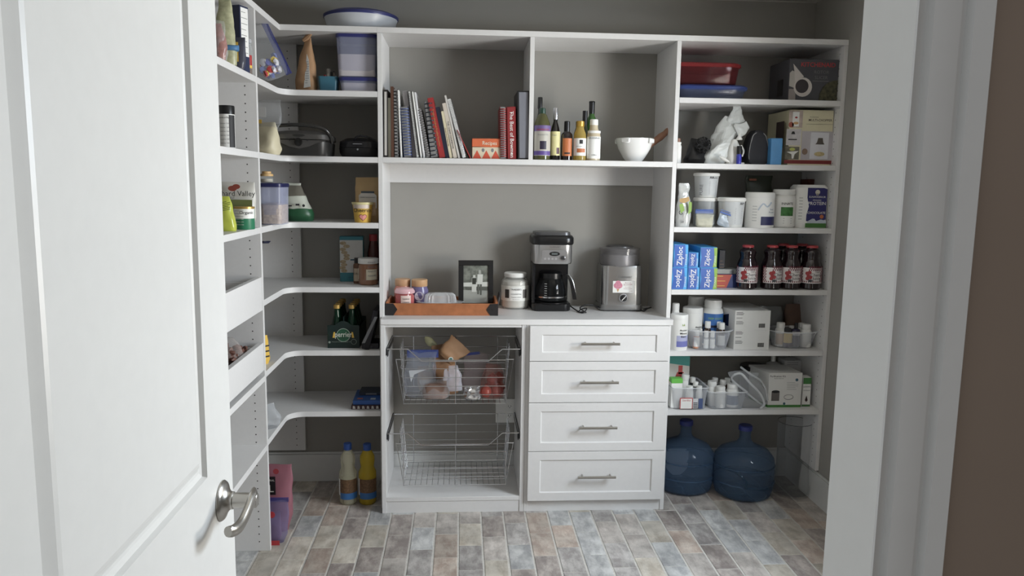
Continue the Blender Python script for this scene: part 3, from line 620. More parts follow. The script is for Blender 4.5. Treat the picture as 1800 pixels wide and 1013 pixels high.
# ---------------------------------------------------------------- floor, left
t = T('treat_bag', 'pink pet food bag with black label standing against the side panel', 'bag', (X(487, -.30, .12)-.046, -.20, 0), 0)
ob('pouch', pillow(.17, .09, .29, 71, .008, topw=1.05), mt((156, 94, 108), .35), t)
ob('label', rect(-.035, .03, .175, .255, -.048), mt((36, 32, 34), .4), t); ob('lettering', join(tx('NATURAL', .012, 0, .235, -.05), tx('L', .045, .012, .188, -.05)), mt((220, 214, 200), .5), t, smooth=False)
ob('print', join(disc(.03, .272, .012, -.034), rect(-.02, .05, .145, .16, -.05)), mt((170, 50, 60), .5), t)
t = zipbag('zip_bag', 'lilac pet treats in a blue zip bag in front of the pink bag', 'bag', X(487, -.34, .1)-.04, -.315, 0, .15, .06, .185, 73, clear((128, 120, 160), .5, .2), (50, 62, 140), lean=.0, topw=1.15)
ob('contents', pillow(.10, .03, .13, 74, .006), mt((150, 110, 140), .5), t); ob('print', join(rect(-.01, .05, .0, .02, -.034), disc(.02, .13, .014, -.03)), mt((196, 40, 52), .4), t)
OILC = [((214, 214, 206), .35, 'nearly clear plastic oil bottle with blue cap on the floor'), ((206, 184, 70), .6, 'yellow oil bottle with blue cap on the floor by the cabinet')]
for k, (u0, u1, v0) in enumerate(((597, 627, 779), (629, 663, 780))):
    yb = .07; x = (X(u0, yb, .1)+X(u1, yb, .1))/2; h = Z((u0+u1)/2, v0, yb); r_ = .040
    t = vessel('oil_bottle', OILC[k][2], 'bottle', (x, yb, 0), [(.034, 0), (.040, .008), (.041, .09), (.0405, .15), (.030, .175), (.034, .205), (.033, .225), (.018, .255), (.015, h-.028)], clear((236, 232, 200), .30, .08, 2) if k == 0 else clear((214, 190, 70), .5, .08, 2, (250, 236, 150)),
           [(.018, h-.030), (.019, h-.028), (.0185, h-.002), (.016, h)], mt((24, 82, 170), .4), [(.041, -1.5, -.9, .045, .125, W1), (.041, -.9, 1.5, .03, .06, mt((30, 110, 180), .4)), (.041, -.9, 1.5, .06, .125, mt((116, 84, 52), .5, var=.4, sc=120))],
           fill=[(.030, .003), (.036, .009), (.037, .088), (.037, .13 if k else .115)], fm=clear((222, 190, 60) if k else (220, 220, 200), OILC[k][1], .1), capn='cap')
    ob('print', wrap(join(*[rect(-.012, .012, .07+.009*i, .073+.009*i, 0) for i in range(5)]), .0412, .0004, -1.2), GREY, t)
# ================================================================== LEFT UNIT (beside the door)
def LX(u, Y, z): return X(u, Y, z)
z = SL[0]
t = T('pasta_bag', 'tall clear bag of pale green pasta at the door side, top shelf', 'bag', (X(402, -.66, z+.1)-.012, -.66, z), .1)
ob('pouch', pillow(.085, .05, .225, 81, .008, topw=.45), mt((176, 176, 136), .4, var=.2, sc=70), t); ob('label_band', mv(pillow(.087, .054, .022, 81, .002, flat=9), 0, 0, .045), mt((60, 120, 170), .4), t)
t = T('nut_bag', 'red and clear bag of nuts in front of the pasta bag', 'bag', (X(396, -.76, z+.1)-.02, -.76, z), .2)
ob('pouch', pillow(.042, .035, .115, 83, .010, topw=.6), mt((170, 120, 112), .25, var=.25, sc=60), t); ob('film', pillow(.05, .042, .125, 84, .012, topw=.6), CLR, t); ob('label', rect(-.022, -.008, .03, .10, -.022), W1, t)
x = (X(405, -.50, z+.1)+X(431, -.50, z+.1))/2; h = Z(420, 8, -.50)-z
t = carton('cereal_box', 'tall dark blue box with white printed side, top shelf by the door', 'box', x-.004, -.47, z, .05, .05, h, mt((40, 50, 84), .45), rz=-.35)
ob('side_panel', rect(-.024, .024, h*.3, h*.98, -.0256), mt((40, 50, 84), .45), t); ob('nutrition_label', rot(rect(-.022, .020, h*.25, h*.97, -.0256), PI/2), W1, t)
ob('print', rot(lines(-.02, .018, h*.3, h*.9, 8, -.0263, .0014), PI/2), INK, t)
x = X(417, -.60, z+.06)
t = T('snack_pouch', 'black and yellow snack pouch beside the tall blue box', 'bag', (x-.002, -.59, z), 0); ob('pouch', pillow(.05, .035, .105, 85, .006), mt((66, 68, 84), .35), t); ob('print', join(rect(-.004, .008, .02, .085, -.019), rect(-.016, -.007, .04, .05, -.019)), YEL, t)
vessel('spread_jar', 'clear jar with red label next to the shelf side panel, top shelf', 'jar', (X(434, -.435, z+.04)-.006, -.432, z), [(.024, 0), (.026, .004), (.026, .085), (.022, .10), (.022, .115)], CLRG, [(.023, .113), (.0235, .125), (.02, .126)], clear(), [(.026, -1, 1.3, .032, .068, RED), (.026, -1, 1.3, .022, .032, YEL)], [('ar', .032, .042, W1, .0266, .1)], fill=[(.022, .002), (.024, .004), (.024, .03)], fm=mt((96, 62, 40), .5))
z = SL[1]
x, w_, h = B(388, 415, 186, z, -.60); r_ = w_/2
vessel('supplement_tub', 'white canister with black lid and nutrition panel, second shelf by the door', 'jar', (x-.004, -.60, z), [(r_*.94, 0), (r_, .003), (r_, h*.80)], W1, [(r_*1.02, h*.80), (r_*1.03, h*.98), (r_*.98, h)], BLACK, [(r_, .55, 1.5, .006, h*.78, INK)], [('Nutrition Facts', .008, h*.70, INK, r_*1.005, -.05)]+[('Calories 120', .0065, h*(.12+.09*k), GREY, r_*1.005, -.1) for k in range(6)])
t = carton('small_box', 'grey card box behind the black-lidded canister', 'box', X(392, -.50, z+.1)-.008, -.49, z, .05, .05, .125, mt((120, 120, 118), .6)); ob('flap', bx(-.024, .024, -.025, -.02, .1251, .132), mt((112, 112, 110), .6), t)
z = SL[2]
x, w_, h = B(384, 453, 320, z, -.44)
t = T('fruit_pouch', 'white and green stand-up pouch with red fruit picture, third shelf by the door', 'bag', (x-.004, -.445, z), 0)
ob('pouch', pillow(w_*.98, .05, h, 91, .005, topw=1.0, flat=4), mt((208, 206, 198), .4), t)
y = -.0285
ob('green_band', rot(join(rect(-w_*.45, w_*.46, h*.42, h*.62, y)), .02, 'X', (0, y, 0)), mt((116, 124, 68), .45), t)
ob('lettering', join(tx('Orchard Valley', .027, -.006, h*.70, y, .003), tx('HARVEST', .011, -.02, h*.635, y)), mt((46, 50, 46), .5), t, smooth=False)
ob('picture', join(disc(-.004, h*.86, .016, y, rz=.010), disc(.010, h*.90, .014, y-.0005, rz=.009)), mt((150, 62, 44), .5), t, label='red fruits')
x, w_, h = B(415, 452, 363, z, -.52); r_ = w_/2*.94
vessel('nut_can', 'green and white can with gold lid in front of the fruit pouch', 'can', (x-.008, -.52, z), [(r_*.97, 0), (r_, .003), (r_, h*.9)], mt((30, 126, 88), .4), [(r_*1.03, h*.9), (r_*1.04, h*.99), (r_*.95, h)], GOLD, [(r_, -1.5, 1.5, h*.48, h*.9, W1)], [('Organic', .016, h*.68, INK, r_*1.01, .5)]+[('ingredients nuts', .006, h*(.2+.12*k), W1 if k < 3 else GREY, r_*1.01, -.35) for k in range(6)])
x, w_, h = B(385, 418, 346, z, -.66)
t = T('chip_bag', 'lime green snack bag leaning at the door edge, third shelf', 'bag', (x-.008, -.64, z), .15)
ob('pouch', pillow(w_*1.02, .05, h, 93, .009, topw=.6, lean=-.012), mt((186, 196, 46), .25, var=.08), t); ob('print', rot(lines(-.02, .02, h*.62, h*.85, 6, -.031, .002), -.25, 'Y', (0, 0, h*.7)), mt((70, 90, 30), .5), t)
t = T('cable_bundle', 'dark coiled pouch lying in the upper pull-out tray', 'pouch', (X(408, -.62, 1.05)-.03, -.60, 1.013), 0)
ob('pouch', pillow(.11, .10, .075, 95, .012, flat=3), mt((56, 58, 64), .3), t); ob('print', join(*[tube([(-.04, -.052, .03+.012*k), (0, -.06, .035+.012*k), (.04, -.05, .028+.012*k)], .0015, 5) for k in range(3)]), GREY, t)
t = T('nut_bag', 'clear bag of brown pecans in the lower pull-out tray', 'bag', (-.902, -.62, .777), 0)
ob('contents', blobs(240, (-.075, .07, -.10, .10, .015, .105), .013, 5, (1.4, .8, .8)), mt((112, 70, 56), .5, var=.3), t, kind='stuff'); ob('film', pillow(.20, .26, .15, 97, .02, topw=.5, flat=3), clear((235, 225, 220), .10, .1), t)
ob('gathered_top', tube(bez([(0, -.0, .12), (-.02, 0, .145), (-.045, 0, .17)], 4), [.025]*4+[.008]*3+[.018]*2, 8), clear((235, 235, 235), .45, .2), t)
# ================================================================== HUTCH: books
def spine(name, label, u0, ut, vt, th, m, style='book', y0=.02, dep=.2, page=None, ring=INK, words=None, wm=W1, rings=26, ang=None, hgt=None):
    """a book standing with its spine to the room; u0 its foot, (ut, vt) its top, th thickness"""
    xb = X(u0, y0, ZH+.01); p = atY(ut, vt, y0); hx, hz_ = p.x-xb, p.z-ZH
    L = math.hypot(hx, hz_); a = math.atan2(-hx, hz_)
    t = T(name, label, 'book' if 'book' in name or 'cook' in name else 'binder', (xb, y0, ZH), 0, 'books in the left cubby', ry=-a)
    if style == 'book':
        ob('cover', join(bx(0, .002, 0, dep, 0, L, .0006), bx(th-.002, th, 0, dep, 0, L, .0006), bx(.002, th-.002, 0, .002, 0, L)), m, t)
        ob('pages', bx(.0021, th-.0021, .0021, dep-.004, .003, L-.003), page or CREAM, t)
    elif style == 'binder': ob('cover', rbox_y(th, dep, L), m, t)
    else:
        ob('cover', join(bx(0, .0012, .004, dep, 0, L), bx(th-.0012, th, .004, dep, 0, L)), m, t)
        ob('pages', bx(.0014, th-.0014, .006, dep-.003, .002, L-.002), page or (W1 if style == 'spiral' else mt((150, 148, 146), .6)), t)
        G = []
        for k in range(rings):
            zz = .012+(L-.024)*k/(rings-1); r_ = th/2+.0012
            if style == 'spiral': G.append(tube([(th/2+r_*math.cos(q), .006+r_*.9*math.sin(q), zz+.0004*i) for i, q in enumerate([PI+PI*j/6 for j in range(7)])], .0008, 4))
            else: G.append(loft([[(th/2+r_*math.cos(q), .006+r_*.8*math.sin(q), zz+o) for q in [PI+PI*j/6 for j in range(7)]] for o in (-.0022, .0022)], False))
        ob('binding_rings', join(*G), ring, t, kind='stuff')
    if words: ob('lettering', words(th, L), wm, t, smooth=False)
    return t
def rbox_y(w, d, h): return bx(0, w, 0, d, 0, h, .003)
def vtx(s, size, zc, bold=.004, sx=1, dy=-.0008):   # words running down the spine
    return lambda th, L: tx(s, size, th/2-size*.33, L*zc, dy, bold, -PI/2, sx)
spine('book', 'slim black book with white lettering strip, first on the left', 673.5, 673.0, 157.5, .021, mt((38, 34, 32), .5), words=lambda th, L: rect(th*.3, th*.78, L*.03, L*.97, -.0006), wm=mt((196, 192, 186), .5))
spine('book', 'olive grey book second from the left of the row', 682.3, 681.5, 172, .012, mt((112, 108, 92), .5))
spine('book', 'tall brown book third from the left of the row', 687.5, 686.3, 152, .0125, mt((98, 62, 44), .5))
spine('comb_book', 'black comb-bound book beside the tall brown one', 693.5, 691.5, 156, .019, mt((48, 46, 46), .5), 'comb', ring=mt((24, 24, 24), .4), rings=20)
spine('white_binder_book', 'thin white folder beside the black comb-bound book', 703.5, 698, 158, .009, W1, 'binder')
spine('comb_book', 'blue cookbook with pale comb binding near the left end', 710, 703.5, 187, .034, mt((44, 62, 120), .45), 'comb', ring=mt((86, 102, 150), .35), rings=17)
spine('folder_book', 'tall cloudy plastic folder behind the blue comb-bound book', 724.5, 707, 160, .022, clear((200, 196, 200), .72, .3), 'binder', y0=.045)
spine('spiral_book', 'black spiral notebook left of the pair of white ones', 732, 717, 160, .013, INK, 'spiral', rings=44, ring=mt((40, 40, 42), .4))
spine('spiral_book', 'white slim notebook, left one of the white pair', 738.5, 723, 161, .0085, W1, 'binder')
spine('spiral_book', 'white slim notebook, right one of the white pair', 743.5, 727, 162, .010, mt((222, 222, 224), .4), 'binder')
spine('comb_book', 'grey comb-bound booklet right of the white pair', 749.5, 733, 190, .017, mt((130, 124, 122), .5), 'comb', ring=mt((120, 116, 116), .4), rings=19)
spine('comb_book', 'navy comb-bound cookbook with faint crest left of the red book', 757.5, 745.5, 178, .034, mt((44, 58, 84), .45), 'comb', ring=mt((34, 42, 54), .35), rings=13)
spine('book', 'red book with yellow script on its leaning spine', 772.5, 751, 173, .026, mt((172, 32, 34), .35), words=lambda th, L: vtx('Twelve Hundred Fruitful Favorites', .0115, .5, .001)(th, L), wm=mt((206, 160, 80), .5))
spine('book', 'dark navy book right of the leaning red book', 783, 765, 189, .019, mt((32, 34, 56), .5))
spine('cookbook', 'cream paperback with orange fruit on the spine', 790.5, 775, 196, .012, mt((226, 214, 178), .5), words=lambda th, L: join(vtx('Great Food Naturally', .009, .45)(th, L)), wm=mt((120, 70, 40), .5))
spine('cookbook', 'cream cookbook with black spine lettering', 797, 777, 182, .017, mt((216, 204, 188), .5), words=vtx('THE 12-BAR COOKBOOK', .0105, .42), wm=INK)
spine('book', 'very thin white book leaning against the black spiral one', 805.5, 781, 168, .0085, mt((214, 210, 204), .5))
spine('spiral_book', 'black wire-bound book near the right end of the leaning row', 813, 785.5, 174, .019, mt((30, 30, 30), .5), 'spiral', rings=46, ring=SILV)
spine('book', 'thin red booklet leaning lowest at the end of the row', 826.5, 803, 229, .004, mt((196, 56, 50), .4))
x, w_, h = B(830, 881, 243.5, ZH, .03)
t = T('recipe_box', 'orange and cream recipe card box with orange triangles', 'box', (x, .03, ZH))
ob('box_body', bx(-w_/2, w_/2, 0, .10, 0, h*.58, .0015), mt((222, 208, 178), .5), t); ob('lid', bx(-w_/2-.001, w_/2+.001, -.001, .101, h*.585, h, .002), mt((226, 104, 44), .4), t)
ob('pattern', join(*[face([(-w_*.48+w_*.32*k, .002), (-w_*.48+w_*.32*k+w_*.30, .002), (-w_*.48+w_*.32*k+w_*.15, h*.42)], 0) for k in range(3)]), mt((220, 76, 36), .5), t, kind='stuff')
ob('lettering', tx('Recipes', .023, w_*.10, h*.69, -.0016, .006, sx=.9), CREAM, t, smooth=False); ob('picture', join(disc(-w_*.12, h*.43, .006, -.0003, rz=.008), disc(w_*.2, h*.43, .006, -.0003, rz=.008)), GREY, t)
spine('comb_book', 'red comb-bound cookbook beside the recipe box', 880, 879, 187, .026, mt((158, 32, 36), .4), 'comb', ring=mt((150, 30, 30), .35), rings=22)
spine('binder', 'red binder with white vertical title, right side of the cubby', 892, 890.5, 187.5, .041, mt((150, 34, 38), .35), 'binder', words=lambda th, L: join(tx('The Best of Bowmen', .0235, th/2-.007, L*.47, -.0008, .004, -PI/2), disc(th/2, L*.11, .0035, -.0008), disc(th/2, L*.88, .0035, -.0008)))
t = spine('binder', 'tall grey binder box with black edges at the divider', 910, 909, 159.5, .055, mt((40, 40, 44), .4), 'binder', y0=.012)
ob('spine_panel', rect(.008, .048, .006, Z(920, 160, .012)-ZH-.006, -.0006), mt((126, 128, 138), .35), t)
# ---------------------------------------------------------------- bottles in the right cubby
def bot(name, label, u0, u1, v, y, prof, m, capp, cm, labs=(), words=(), squarish=False, fill=None, fm=None):
    x, w_, h = B(u0, u1, v, ZH, y); r_ = w_/2
    return vessel(name, label, 'bottle', (x, y, ZH), [(a*r_, b*h) for a, b in prof], m, [(a*r_, b*h) for a, b in capp], cm,
                  [(c*r_, a, b, z0*h, z1*h, lm) for c, a, b, z0, z1, lm in labs], [(s, k, z*h, wm, R*r_, a0) for s, k, z, wm, R, a0 in words], group='bottles in the right cubby', fill=[(a*r_, b*h) for a, b in fill] if fill else None, fm=fm, capn='cap')
DG = mt((30, 34, 26), .12, coat=.5)
BP = [(.9, 0), (1, .01), (1, .55), (.85, .63), (.42, .78), (.36, .84), (.36, .9)]
bot('oil_bottle', 'tall dark green bottle at the very left, behind the grapeseed oil', 940, 956, 171, .15, [(.95, 0), (1, .02), (1, .6), (.45, .74), (.42, .84)], DG, [(.5, .82), (.52, .83), (.52, .99), (.45, 1)], BLACK)
bot('oil_bottle', 'wide oil bottle with dark green cap and purple grape label', 938, 967, 190, .04, [(.9, 0), (1, .01), (1, .62), (.9, .72), (.55, .86), (.32, .9)], clear((92, 92, 60), .8, .1, 2, (200, 200, 120)), [(.36, .89), (.38, .9), (.36, .99), (.3, 1)], mt((24, 66, 50), .4),
    [(1, -1.3, 1.3, .08, .64, mt((188, 184, 172), .5)), (1.004, -1.3, 1.3, .55, .66, mt((110, 88, 150), .5)), (1.004, -1.3, 1.3, .09, .17, mt((92, 66, 150), .5)), (1.006, -.35, .45, .2, .36, mt((40, 34, 60), .5))], [('NAPOLEON', .011, .56, mt((196, 60, 30), .5), 1.02, 0), ('Grapeseed Oil', .008, .47, GREY, 1.02, 0)])
bot('vinegar_bottle', 'slim dark bottle with silver cap and pale yellow label', 967, 984, 190, .05, [(.93, 0), (1, .01), (1, .52), (.8, .62), (.42, .74), (.42, .9)], mt((26, 20, 20), .1, coat=.5), [(.48, .78), (.5, .8), (.5, .98), (.44, 1)], SILV,
    [(1, -1.3, 1.3, .09, .55, mt((226, 218, 150), .5)), (1.005, .2, .9, .12, .24, mt((90, 54, 70), .5))], [('Vinegar', .008, .47, GREY, 1.02, -.3)])
bot('oil_bottle', 'short olive bottle mostly hidden behind the almond oil', 1008, 1024, 214, .16, [(1, 0), (1, .7), (.6, .85)], mt((86, 66, 40), .2), [(.6, .84), (.6, 1), (.5, 1)], BLACK)
bot('sauce_bottle', 'small square-shouldered dark bottle with orange label and black cap', 986, 1006, 213, .05, [(.92, 0), (1, .01), (1, .62), (.9, .68), (.45, .74)], mt((36, 26, 28), .12, coat=.5), [(.5, .72), (.52, .74), (.5, .99), (.4, 1)], BLACK, [(1, -.9, .9, .11, .56, mt((206, 112, 44), .5)), (1.004, -.5, .5, .16, .2, INK)])
bot('oil_bottle', 'tall green glass bottle with black neck behind the white-labelled ones', 1027, 1050, 178, .14, [(.9, 0), (1, .02), (1, .58), (.8, .68), (.42, .76), (.4, .82)], clear((70, 110, 60), .75, .1, 2, (120, 170, 90)), [(.4, .78), (.42, .8), (.44, .98), (.5, .985), (.4, 1)], BLACK)
bot('oil_bottle', 'black-capped bottle showing left of the tall green glass one', 1021, 1033, 195, .11, [(1, 0), (1, .6), (.6, .75)], mt((60, 66, 46), .2), [(.7, .72), (.7, 1), (.5, 1)], BLACK)
bot('oil_bottle', 'clear almond oil bottle with gold cap and white label', 1008, 1030, 213, .04, [(.9, 0), (1, .01), (1, .58), (.92, .68), (.62, .80), (.58, .88)], clear((216, 190, 110), .45, .06, 2, (250, 235, 170)), [(.62, .86), (.66, .87), (.64, .99), (.55, 1)], mt((212, 166, 40), .3, .5),
    [(1, -1.3, 1.3, .12, .56, W1), (1.005, -.2, .35, .42, .52, INK), (1.005, -.6, .8, .2, .30, mt((200, 110, 50), .5))], [('Almond Oil', .008, .34, GREY, 1.02, 0)])
bot('dressing_bottle', 'white-labelled bottle with white cap and drawn garlic bulb', 1031, 1055, 210, .04, [(.93, 0), (1, .01), (1, .55), (.95, .64), (.6, .78), (.56, .88)], mt((206, 190, 158), .3), [(.58, .86), (.6, .87), (.58, .99), (.5, 1)], W1,
    [(1, -1.4, 1.4, .05, .58, W1), (.99, -1.2, 1.2, .66, .72, W1)], [('BRIANNAS', .0115, .52, GREY, 1.02, 0), ('GARLIC', .008, .12, GREY, 1.02, 0)])
x, w_, h = B(1031, 1055, 210, ZH, .04)
g = bpy.data.objects[-1] if False else None
t = T('mortar', 'white ceramic mortar bowl with two square lugs', 'mortar', (X(1114.5, .11, ZH+.05), .11, ZH)); x, w_, h = B(1082, 1149, 244, ZH, .11); r_ = w_/2*.96
CER = mt((240, 240, 238), .12, var=.01, coat=.4)
ob('bowl', lathe([(r_*.40, 0), (r_*.45, .004), (r_*.6, .02), (r_*.86, h*.55), (r_, h*.9), (r_, h), (r_*.92, h), (r_*.8, h*.6), (r_*.4, h*.2), (.002, h*.15)], 40), CER, t)
for a in (-2.25, -.75, .9, 2.4): ob('lug', rot(bx(r_*.93, r_*1.10, -.020, .020, h*.78, h*1.0, .004), a), CER, t)
t = T('pestle', 'brown wooden pestle leaning in the white mortar', 'pestle', (X(1118, .11, ZH+.05), .11, ZH+.028), 0, ry=math.radians(52))
ob('handle', lathe([(.004, 0), (.018, .006), (.019, .03), (.014, .05), (.0135, .08), (.015, .12), (.0165, .14), (.013, .165), (.016, .18), (.014, .190), (.004, .193)], 20), mt((150, 102, 74), .5, var=.12, sc=40), t)
# ---------------------------------------------------------------- tray on the counter
WOOD = mt((176, 104, 52), .4, var=.16, sc=26); IRON = mt((54, 50, 50), .5, .5)
y0t = .035; xa, xb = X(678, y0t, CT+.02), X(875, y0t, CT+.02); TH = Z(770, 534, y0t)-CT; yd = .23
t = T('serving_tray', 'long orange wooden tray with black iron corners on the counter', 'tray', ((xa+xb)/2, y0t, CT)); TW = (xb-xa)/2
ob('tray_bottom', bx(-TW+.001, TW-.001, .001, yd-.001, 0, .009), WOOD, t)
for nm, g in (('tray_side', bx(-TW, TW, 0, .011, 0, TH, .001)), ('tray_side', bx(-TW, TW, yd-.011, yd, 0, TH, .001)), ('tray_end', bx(-TW, -TW+.011, .011, yd-.011, 0, TH+.006, .001)), ('tray_end', bx(TW-.011, TW, .011, yd-.011, 0, TH+.006, .001))): ob(nm, g, WOOD, t)
for s in (-1, 1):
    e = s*TW
    ob('corner_bracket', join(face([(e, 0), (e-s*.034, 0), (e-s*.052, TH*.5), (e-s*.034, TH), (e, TH)][::s], -.0004, .0015), bx(min(e, e+s*.0015), max(e, e+s*.0015), 0, .03, 0, TH)), IRON, t)
    for px, pz in ((.008, .006), (.008, TH-.006), (.026, TH*.5), (.04, TH*.5)): ob('rivet', mv(rot(lathe([(.0022, 0), (.0015, .0012)], 8), PI/2, 'X'), e-s*px, -.002, pz), IRON, t)
    ob('handle', tube(bez([(e+s*.002, .07, TH*.6), (e+s*.010, .08, TH+.020), (e+s*.011, .115, TH+.036), (e+s*.010, .15, TH+.020), (e+s*.002, .16, TH*.6)], 5), .004, 8), IRON, t)
ZY = CT+.0095
def candle(label, u0, u1, v, y, gm, lidp, lidm, words, r_lab, wax):
    x, w_, h = B(u0, u1, v, ZY, y); r_ = w_/2
    t = T('jar_candle', label, 'candle', (x, y, ZY), 0, 'candles on the tray')
    ob('glass_jar', lathe([(r_*.9, 0), (r_, .006), (r_, h*.62), (r_*.86, h*.72), (r_*.86, h*.78)], 28), gm, t); ob('wax', lathe([(r_*.85, .006), (r_*.94, .010), (r_*.94, h*.6)], 28), wax, t)
    ob('lid', lathe([(a*r_, b*h) for a, b in lidp], 28), lidm, t); return t, r_, h
TL = [(.88, .76), (.9, .77), (.9, .985), (.85, 1)]
t, r_, h = candle('pink jar candle with tan lid at the back left of the tray', 693, 723, 490, .225, mt((214, 130, 110), .25), TL, mt((196, 150, 106), .4), '', 0, mt((200, 110, 90), .4))
t, r_, h = candle('purple-blue jar candle with tan lid and round label', 722, 753, 491, .205, mt((112, 104, 150), .25), TL, mt((206, 160, 110), .4), '', 0, mt((120, 100, 160), .4))
ob('label', wrap(disc(0, h*.44, .021, 0, rz=.021), r_, .0006), mt((206, 200, 214), .5), t); ob('lettering', wrap(tx('lavender', .009, 0, h*.43, 0), r_, .0014), mt((90, 80, 130), .5), t, smooth=False)
t, r_, h = candle('low rose glass candle with silver pink lid at the front left', 695, 728, 505, .135, clear((220, 130, 130), .5, .05, 2, (240, 170, 160)), [(1.0, .74), (1.08, .76), (1.08, .84), (.9, .95), (.4, 1.0)], clear((232, 190, 196), .75, .1), '', 0, mt((184, 92, 84), .4))
ob('label', band(r_, -.35, .75, h*.22, h*.68), mt((232, 206, 196), .5), t); ob('lettering', wrap(join(tx('YANKEE', .009, 0, h*.50, 0), tx('CANDLE', .008, 0, h*.36, 0)), r_, .0013, .2), INK, t, smooth=False)
# crystal butter dish
CRY = clear((235, 238, 240), .30, .03, 1.4)
t = T('butter_dish', 'cut crystal butter dish with ribbed dome, middle of the tray', 'dish', (X(774, .16, ZY+.02), .16, ZY)); t.scale = (1.12, 1.1, 1.5)
def oval(a, b, z, amp=0, n=72): return [((a+amp*(k % 2))*math.cos(2*PI*k/n), (b+amp*(k % 2))*math.sin(2*PI*k/n), z) for k in range(n)]
ob('dish', loft([oval(.05, .03, 0), oval(.055, .035, .004), oval(.088, .046, .020, .004), oval(.096, .05, .0235, .006), oval(.086, .045, .0245, .003), oval(.05, .03, .007)]), CRY, t)
def rib(a, b, z, n=144, am=.0045):
    return [((a+am*max(0, math.cos(k*PI/3)))*math.copysign(abs(math.cos(2*PI*k/n))**.5, math.cos(2*PI*k/n)), (b+am*max(0, math.cos(k*PI/3)))*math.copysign(abs(math.sin(2*PI*k/n))**.5, math.sin(2*PI*k/n)), z) for k in range(n)]
ob('dome_cover', loft([rib(.062, .030, .0165), rib(.062, .030, .03), rib(.058, .028, .044), rib(.05, .022, .050, am=.001), rib(.02, .01, .052, am=0)]), clear((240, 242, 244), .34, .04, 1.2), t)
# framed photograph
x, w_, h = B(806, 867, 458, ZY, .19)
t = T('photo_frame', 'black frame with a black and white snapshot of two people', 'picture frame', (x, .185, ZY), .05, rx=-.06)
f_ = .0245; ob('frame_border', join(bx(-w_/2, w_/2, 0, .014, 0, f_, .001), bx(-w_/2, w_/2, 0, .014, h-f_, h, .001), bx(-w_/2, -w_/2+f_*.95, 0, .014, f_, h-f_, .001), bx(w_/2-f_*.95, w_/2, 0, .014, f_, h-f_, .001)), mt((26, 25, 26), .35), t)
iw, i0, i1 = w_/2-f_*.9, f_-.002, h-f_+.002; ih = i1-i0
ph = ob('photograph', bx(-iw, iw, .006, .008, i0, i1), mt((112, 116, 106), .5, var=.45, sc=60), t)
def pf(poly, m, y): ob('picture_area', face([(-iw+2*iw*a, i0+ih*b) for a, b in poly], y), m, ph)
G1, G2, G3, G4 = (mt((v, v+3, v-5), .5) for v in (160, 205, 90, 50))
pf([(0, 0), (1, 0), (1, .33), (0, .35)], G1, .0056); pf([(0, .44), (.99, .44), (.99, .56), (0, .54)], G2, .0055); pf([(.1, .36), (.95, .34), (.95, .42), (.1, .42)], G3, .0054)
pf([(.34, .30), (.52, .30), (.52, .52), (.34, .52)], G2, .005); pf([(.36, .5), (.50, .5), (.52, .66), (.36, .66)], G4, .0046); pf([(.39, .67), (.48, .67), (.48, .74), (.39, .74)], G2, .0048); pf([(.34, .55), (.52, .55), (.54, .68), (.33, .68)], G1, .0052)
pf([(.54, .5), (.76, .5), (.78, .76), (.56, .76)], G2, .0048); pf([(.56, .24), (.62, .24), (.64, .5), (.56, .5)], G3, .0046); pf([(.67, .22), (.73, .22), (.74, .5), (.66, .5)], G3, .0046); pf([(.6, .77), (.7, .77), (.7, .87), (.6, .87)], G1, .0046)
ob('easel_back', rot(bx(-.02, .02, .014, .017, 0, h*.8), .25, 'X', (0, .014, h*.8)), INK, t)
# coconut oil jar
x, w_, h = B(881, 930, 479, CT, .26); r_ = w_/2
t = vessel('oil_jar', 'large clear jar of white coconut oil with white lid beside the coffee maker', 'jar', (x, .265, CT), [(r_*.88, 0), (r_*.98, .008), (r_*.98, .022), (r_, h*.22), (r_, h*.68), (r_*.97, h*.78), (r_*.78, h*.85), (r_*.76, h*.9)], clear((230, 232, 228), .25, .06, 2), [(r_*.78, h*.88), (r_*.80, h*.89), (r_*.80, h*.98), (r_*.74, h)], W1,
       [(r_, -1.45, 1.45, h*.24, h*.66, mt((226, 226, 218), .45)), (r_*1.005, -.42, .42, h*.26, h*.62, W1), (r_*1.003, -.85, -.5, h*.32, h*.56, mt((52, 50, 48), .5)), (r_*1.003, .5, .85, h*.32, h*.56, mt((96, 92, 88), .5))],
       [("TRADER'S", .012, h*.54, INK, r_*1.015, 0), ('COCONUT OIL', .0075, h*.42, INK, r_*1.015, 0), ('ORGANIC VIRGIN', .006, h*.34, INK, r_*1.015, 0), ('NET WT 54 OZ', .005, h*.28, GREY, r_*1.015, 0)],
       fill=[(r_*.84, .006), (r_*.93, .012), (r_*.95, h*.66), (r_*.92, h*.75), (r_*.7, h*.80)], fm=mt((216, 212, 202), .5, var=.06, sc=30))
